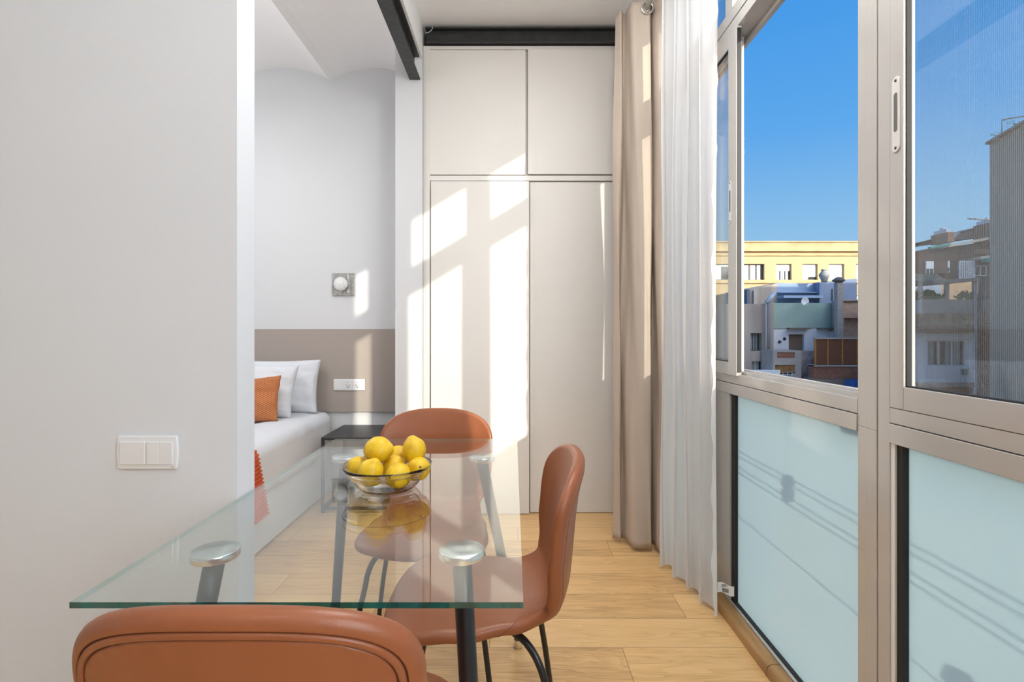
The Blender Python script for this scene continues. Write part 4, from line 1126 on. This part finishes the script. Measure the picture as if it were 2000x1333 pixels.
hh = [(X(1518, y_), X(1552.5, y_), Z(700, y_), Z(688.5, y_)), (X(1514, y_), X(1553, y_), Z(752, y_), Z(713, y_))]
holed_wall('facade', TAN2, X(1510, y_), X(1565, y_), -12, Z(685, y_), y_, 0.25, hh, lc)
MB().box(X(1510, y_), X(1565, y_), y_+0.24, y_+0.9, -12, Z(685, y_)).build('body', TAN2, lc)
MB().box(hh[0][0], hh[0][1], y_+0.04, y_+0.20, hh[0][2], hh[0][3]).build('brick_infill', BRICK, lc)
MB().box(hh[1][0], hh[1][1], y_+0.06, y_+0.2, Z(727, y_), Z(713, y_)).build('rusty_blind', em('rusty_panel', (0.32, 0.17, 0.07), var=0.3, vs=8), lc)
fw_ = fwindow(lc, hh[1][0], hh[1][1], hh[1][2], Z(727, y_), y_+0.15, WFRAME, parts=4)
mb = MB()
for k in range(12): xk = hh[1][0]+(hh[1][1]-hh[1][0])*(k+0.5)/12; mb.box(xk-0.008, xk+0.008, y_-0.02, y_, Z(752, y_), Z(732, y_))
mb.box(hh[1][0], hh[1][1], y_-0.025, y_+0.005, Z(733, y_), Z(731.5, y_)); mb.build('railing', WFRAME, lc)
rel(lc)
pw = empty('patched_wall', (X(1578, YB-0.6), YB-0.6, -12), 0, 'crumbling grey and pink masonry wall between concrete house and reed screen', 'wall')
MB().box(X(1565, YB-0.6), X(1592, YB-0.6), YB-0.6, YB-0.1, -12, Z(686, YB-0.6)).build('masonry', em('patched_masonry', (0.36, 0.31, 0.31), var=0.45, vs=4), pw)
rel(pw)
sr = empty('sunlit_roof', (X(1480, 12), 12, -12), 0, 'pale flat roof edge in the sun just above the window sill', 'roof')
MB().prism([(X(1436, 9), 9), (X(1510, 9), 9), (X(1524, 10.8), 10.8), (X(1436, 10.8), 10.8)], 'z', Z(740, 10)-0.5, Z(729, 10)).build('roof_slab', em('pale_roof', (0.80, 0.72, 0.58), var=0.12, vs=5), sr)
MB().box(X(1440, 9.3), X(1500, 9.3), 9.1, 10.6, -12, Z(740, 10)-0.5).build('walls', TAN2, sr)
rel(sr)

# brown brick block far right with terraces
YR = 38.0
rb = empty('brown_brick_building', (X(1860, YR), YR, -12), 0, 'dark brown brick apartment block with slanted roof, chimneys and green awning', 'building')
rx = lambda p: X(p, YR)
rz = lambda p: Z(p, YR)
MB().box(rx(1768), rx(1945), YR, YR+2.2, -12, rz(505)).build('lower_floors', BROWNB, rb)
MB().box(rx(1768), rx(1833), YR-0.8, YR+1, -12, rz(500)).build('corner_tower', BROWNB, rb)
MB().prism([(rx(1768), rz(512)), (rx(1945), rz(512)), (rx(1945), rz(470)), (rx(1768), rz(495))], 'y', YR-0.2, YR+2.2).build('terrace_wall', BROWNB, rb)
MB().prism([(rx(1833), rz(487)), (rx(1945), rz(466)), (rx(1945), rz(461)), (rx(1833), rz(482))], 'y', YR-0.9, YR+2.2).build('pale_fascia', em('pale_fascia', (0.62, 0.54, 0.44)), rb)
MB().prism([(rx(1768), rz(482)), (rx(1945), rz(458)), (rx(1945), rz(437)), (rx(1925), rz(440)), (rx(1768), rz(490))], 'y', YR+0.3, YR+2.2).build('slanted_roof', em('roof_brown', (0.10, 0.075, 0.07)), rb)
MB().prism([(rx(1838), rz(474)), (rx(1862), rz(469)), (rx(1880), rz(452)), (rx(1845), rz(459))], 'y', YR+0.15, YR+0.29).build('solar_panel', em('solar_blue', (0.22, 0.28, 0.36), 0.2), rb)
for a_, b_, t_, s_ in ((1826.5, 1839, 459, 478), (1910, 1928, 440, 476)):
    c_ = MB().box(rx(a_), rx(b_), YR-1.1, YR+0.4, rz(s_), rz(t_)).build('chimney', em('chimney_brick', (0.30, 0.15, 0.09), var=0.2, vs=4), rb)
    MB().box(rx(a_)+0.05, rx(b_)-0.05, YR-0.9, YR+0.2, rz(t_), rz(t_)+0.25).lathe([(0.12, 0), (0.2, 0.1), (0.14, 0.2), (0, 0.25)], ((rx(a_)+rx(b_))/2, YR-0.4, rz(t_)+0.25), 12).build('chimney_cap', ZINC, c_)
for a_, b_, c_, d_, bl in ((1788, 1803, 514, 540, 0.55), (1833, 1849, 511, 533, 0.62), (1896, 1920, 520, 540, 0.0)):
    fwindow(rb, rx(a_), rx(b_), rz(d_), rz(c_), YR-0.95 if a_ < 1830 else YR-0.28, WFRAME, parts=2, blind=bl)
mb = MB()
for k in range(9): xk = rx(1857.5)+(rx(1886)-rx(1857.5))*k/8; mb.box(xk-0.03, xk+0.03, YR-0.75, YR-0.65, rz(547), rz(513.5))
for k in range(11): zk = rz(547)+(rz(513.5)-rz(547))*k/10; mb.box(rx(1857.5), rx(1886), YR-0.75, YR-0.65, zk-0.045, zk+0.045)
mb.build('white_lattice', em('lattice_white', (0.80, 0.82, 0.86)), rb)
MB().prism([(rx(1884), rz(511)), (rx(1934), rz(505)), (rx(1934), rz(500)), (rx(1884), rz(506))], 'y', YR-1.3, YR-0.2).build('pale_ledge', em('pale_fascia', (0.62, 0.54, 0.44)), rb)
MB().prism([(rx(1886), rz(517)), (rx(1934), rz(514)), (rx(1934), rz(505.5)), (rx(1886), rz(511.5))], 'y', YR-1.6, YR-1.25).build('awning', GREENA, rb)
MB().prism([(rx(1793), rz(487)), (rx(1830), rz(481)), (rx(1830), rz(484)), (rx(1793), rz(491))], 'y', YR-1.2, YR-0.9).build('awning', GREENA, rb)
mb = MB()
for zq in (492, 495, 498): mb.box(rx(1880), rx(1934), YR-0.95, YR-0.88, rz(zq+0.8), rz(zq))
mb.build('terrace_railing', em('railing_brown', (0.34, 0.22, 0.18)), rb)
rel(rb)
ab = tag(MB().tube([(X(1890, 30), 30, Z(427, 30)), (X(1940, 30), 30, Z(431.5, 30))], 0.035, 6).tube([(X(1940, 30), 30, Z(431.5, 30)), (X(1940, 30), 30, -3)], 0.04, 6).tube([(X(1900, 30), 29.8, Z(428, 30)), (X(1900, 30), 30.2, Z(428, 30))], 0.02, 5).build('television_antenna', DFRAME), 'dark antenna boom sticking out left of the big grey wall', 'antenna')

# nearer concrete house right: planter terrace over a white bay window
YD = 17.0
db = empty('terrace_house', (X(1850, YD), YD, -12), 0, 'weathered house with planter terrace above a white three-part window', 'building')
dx = lambda p: X(p, YD)
dz = lambda p: Z(p, YD)
wh = [(dx(1812), dx(1892), dz(717), dz(664))]
holed_wall('white_facade', WHITEW, dx(1780), dx(1905), -12, dz(650), YD, 0.3, wh, db)
MB().box(dx(1780), dx(1920), YD+0.3, YD+1.6, -12, dz(614)).build('body', TAN2, db)
MB().box(dx(1780), dx(1912), YD-0.15, YD+0.3, dz(644), dz(613)).build('flaking_band', em('flaking_plaster', (0.33, 0.26, 0.21), var=0.5, vs=3), db)
MB().box(dx(1780), dx(1912), YD-0.35, YD+0.3, dz(638), dz(634.5)).box(dx(1780), dx(1912), YD-0.25, YD+0.3, dz(650), dz(644)).build('cornice', em('ochre_cornice', (0.34, 0.24, 0.16), var=0.2), db)
MB().box(dx(1780), dx(1907), YD-0.45, YD+0.6, dz(613), dz(587)).build('planter_wall', em('planter_grey', (0.30, 0.30, 0.29), var=0.12), db)
MB().box(dx(1806), dx(1898), YD-0.06, YD, dz(664), dz(650.5)).build('blind_box', WFRAME, db)
f_ = fwindow(db, *wh[0], YD+0.12, WFRAME, parts=3, curtains=[(0.02, 0.22), (0.30, 0.33), (0.50, 0.60), (0.70, 0.86)])
MB().box(dx(1803), dx(1900), YD-0.10, YD, dz(747), dz(717)).build('parapet_panel', WHITEW, db)
MB().box(dx(1871), dx(1880), YD-0.22, YD-0.10, dz(732), dz(720)).build('vent_box', em('vent_grey', (0.20, 0.21, 0.21)), db)
MB().box(dx(1780), dx(1903), YD-0.3, YD+0.1, dz(755), dz(747)).build('ledge', em('pink_ledge', (0.42, 0.30, 0.25), var=0.25, vs=3), db)
MB().box(dx(1793), dx(1890), YD-0.2, YD, dz(768), dz(757)).build('brick_band', BRICK, db)
MB().box(X(1836, YD+3.2), X(1914, YD+3.2), YD+3.2, YD+3.4, Z(592, YD+3.2), Z(546, YD+3.2)).build('ochre_wall', OCHRE, db)
MB().box(X(1783, YD+2.6), X(1839, YD+2.6), YD+2.6, YD+2.7, Z(592, YD+2.6), Z(557, YD+2.6)).build('white_sheet', em('white_sheet', (0.75, 0.78, 0.83)), db)
MB().prism([(dx(1780), dz(557)), (dx(1915), dz(548.5)), (dx(1915), dz(543.5)), (dx(1780), dz(551))], 'y', YD-0.3, YD+1.6).build('pergola_beam', em('pergola_grey', (0.20, 0.20, 0.20), var=0.15), db)
for p in (1789, 1840, 1894, 1911): MB().box(dx(p-1.6), dx(p+1.6), YD-0.25, YD-0.1, dz(588), dz(550)).build('pergola_post', em('pergola_post_grey', (0.32, 0.30, 0.28)), db)
mb = MB()
for k in range(16): 
    xk = dx(1780)+(dx(1842)-dx(1780))*k/16; wk = (dx(1842)-dx(1780))/16
    mb.prism([(xk, dz(549.5)), (xk+wk*0.5, dz(549.5)), (xk+wk*0.5-0.25, dz(537)+0.02), (xk-0.25, dz(537)+0.02)], 'y', YD-0.1, YD+0.0)
    mb.prism([(xk+wk*0.5, dz(549.5)), (xk+wk, dz(549.5)), (xk+wk-0.25, dz(537)), (xk+wk*0.5-0.25, dz(537))], 'y', YD-0.07, YD+0.0)
mb.build('corrugated_roof', em('corrugated_grey', (0.58, 0.55, 0.48), var=0.15, vs=4), db)
rel(db)
dpipe = empty('drain_pipe', (X(1914, YD-0.5), YD-0.5, -12), 0, 'dark drain pipe running down between terrace house and big grey wall', 'pipe')
MB().tube([(0, 0, 0), (0, 0, dz(552)+12), (0.08, 0, dz(547)+12), (0.35, 0, dz(546)+12)], 0.045, 10).build('pipe', em('pipe_dark', (0.11, 0.10, 0.10)), dpipe)
MB().tube([(-0.13, 0, 0), (-0.13, 0, dz(560)+12)], 0.025, 8).build('thin_pipe', em('pipe_pale', (0.40, 0.38, 0.36)), dpipe)
def bush(x, y, z, r, n, seed, lab, g):
    rnd = random.Random(seed); bm = bmesh.new()
    for k in range(n):
        d_ = Vector((rnd.uniform(-1, 1), rnd.uniform(-0.5, 0.5), rnd.uniform(0, 1.0)))
        if d_.length > 1: continue
        p = d_*r; a_ = rnd.uniform(0, PI); l_ = r*0.28
        u = Vector((math.cos(a_), rnd.uniform(-0.4, 0.4), math.sin(a_))).normalized()*l_; v_ = u.cross(Vector((0, 1, 0.3))).normalized()*l_*0.4
        q = [bm.verts.new(p-u), bm.verts.new(p+v_), bm.verts.new(p+u), bm.verts.new(p-v_)]; bm.faces.new(q)
    for k in range(6):
        t = Vector((rnd.uniform(-0.5, 0.5)*r, 0, r*0.7)); bmesh.ops.create_cone(bm, segments=5, radius1=0.012, radius2=0.006, depth=t.length, cap_ends=True, matrix=Matrix.Translation(t/2)@t.to_track_quat('Z', 'Y').to_matrix().to_4x4())
    me = bpy.data.meshes.new('bush'); bm.to_mesh(me); bm.free(); me.materials.append(LEAFM)
    o = link('potted_bush', me); o.location = (x, y, z); return tag(o, lab, 'plant', g)
bush(dx(1800), YD-0.1, dz(587), 0.36, 170, 1, 'leafy bush on the planter terrace in front of the white sheet, at left', 'plants on the planter terrace')
bush(dx(1826), YD-0.1, dz(587), 0.22, 110, 2, 'low bush on the planter terrace beside the pergola post', 'plants on the planter terrace')
bush(dx(1882), YD-0.1, dz(587), 0.30, 130, 3, 'bush on the planter terrace in front of the ochre brick', 'plants on the planter terrace')
bush(dx(1904), YD-0.1, dz(587), 0.20, 80, 4, 'small plant at the right end of the planter terrace', 'plants on the planter terrace')

# big grey party wall at the right, running towards the viewer
pwall = empty('grey_building', (12.6, 14, -12), 0, 'big plain grey building wall filling the right edge of the view', 'building')
zt_ = Z(277, 14); A0 = Vector((X(1933, 14), 14)); dd = Vector((-0.287, -1.0))
A1 = A0+dd*11.0; B1 = A1+Vector((9, 0)); B0 = A0+Vector((9, 0))
MB().prism([(A0.x, A0.y), (A1.x, A1.y), (B1.x, B1.y), (B0.x, B0.y)], 'z', -12, zt_-0.06).build('wall', GREYR, pwall)
mb = MB()
for zq in (3.4, 1.75, 0.1, -1.55): mb.prism([(A0.x-0.004, A0.y+0.004), (A1.x-0.004, A1.y+0.004), (A1.x+0.02, A1.y), (A0.x+0.02, A0.y)], 'z', zq, zq+0.012)
mb.build('render_joint', em('joint_grey', (0.38, 0.31, 0.24)), pwall)
MB().prism([(A0.x-0.08, A0.y+0.05), (A1.x-0.08, A1.y), (B1.x, B1.y), (B0.x, B0.y+0.05)], 'z', zt_-0.06, zt_).build('coping', em('coping_red', (0.34, 0.22, 0.18)), pwall)
rel(pwall)
rf = empty('roof_frame', (X(1957, 13.6), 13.6, zt_), 0, 'thin dark metal frame with a climbing plant on top of the big grey wall', 'frame')
MB().tube([(0, 0, 0), (0, 0, 0.42), (0.9, -0.6, 0.42)], 0.018, 6).build('post', DFRAME, rf)
rnd = random.Random(5); bm = bmesh.new()
for k in range(130):
    t = rnd.random(); p = Vector((0.05+0.55*t+rnd.gauss(0, 0.03), -0.3*t, 0.34*(1-t)+0.06+rnd.gauss(0, 0.05)))
    if rnd.random() < 0.35: p = Vector((rnd.uniform(-0.30, 0.1), 0, rnd.uniform(0.0, 0.10)))
    u = Vector((rnd.uniform(-1, 1), rnd.uniform(-1, 1), rnd.uniform(-1, 1))).normalized()*0.04; v_ = u.orthogonal().normalized()*0.018
    bm.faces.new([bm.verts.new(p-u), bm.verts.new(p+v_), bm.verts.new(p+u), bm.verts.new(p-v_)])
me = bpy.data.meshes.new('climber'); bm.to_mesh(me); bm.free(); me.materials.append(LEAFM)
link('climbing_plant', me, rf)

# unseen block added behind and to the right to shade the courtyard
nb = MB().box(15, 75, -16, -5, -12, 12.6).build('courtyard_shade_block', TAN2)
tag(nb, 'tall tan block added out of view behind the viewer to shade the courtyard', 'building')
box('ground', em('courtyard_ground', (0.22, 0.20, 0.18)), -15, 75, -20, 62, -12.4, -12.0, kind='structure')
sb_ = tag(MB().box(34.5, 39.0, 20, 34, -12, 10.8).build('side_shade_block', TAN2), 'tan block added out of view to shade the brown brick building', 'building')  # unseen block added to keep the sun off the brown brick building
own = MB().box(-12, 0.95, -6, 8, -12, -0.25).build('own_building', TAN2); own['kind'] = 'structure'

# clothes lines just outside the frosted panels
ROPE = mat('line_rope', (0.25, 0.25, 0.26), 0.6)
for k, (h_, lab) in enumerate(((0.672, 'upper pair of clothes lines outside the frosted window panels'), (0.605, 'middle clothes line outside the frosted window panels'), (0.405, 'lowest clothes line outside the frosted window panels'))):
    cl = empty('clothes_line', (1.23, 1.2, h_+0.18), 0, lab, 'clothes line', 'clothes lines')
    offs = (0.0, -0.022) if k < 2 else (0.0,)
    for f_o in offs: MB().tube([(0, -1.5, f_o), (0, 2.3, f_o)], 0.0026, 6).build('line', ROPE, cl)
for y_, z_, lab in ((1.26, 0.815, 'dark line tensioner on the upper clothes lines'), (0.58, 0.60, 'dark line tensioner on the lowest clothes line')):
    o = tag(MB().lathe([(0, -0.045), (0.018, -0.04), (0.024, -0.01), (0.012, 0.0), (0.024, 0.012), (0.018, 0.04), (0, 0.045)], (1.23, y_, z_), 12).build('line_tensioner', DFRAME), lab, 'line tensioner')
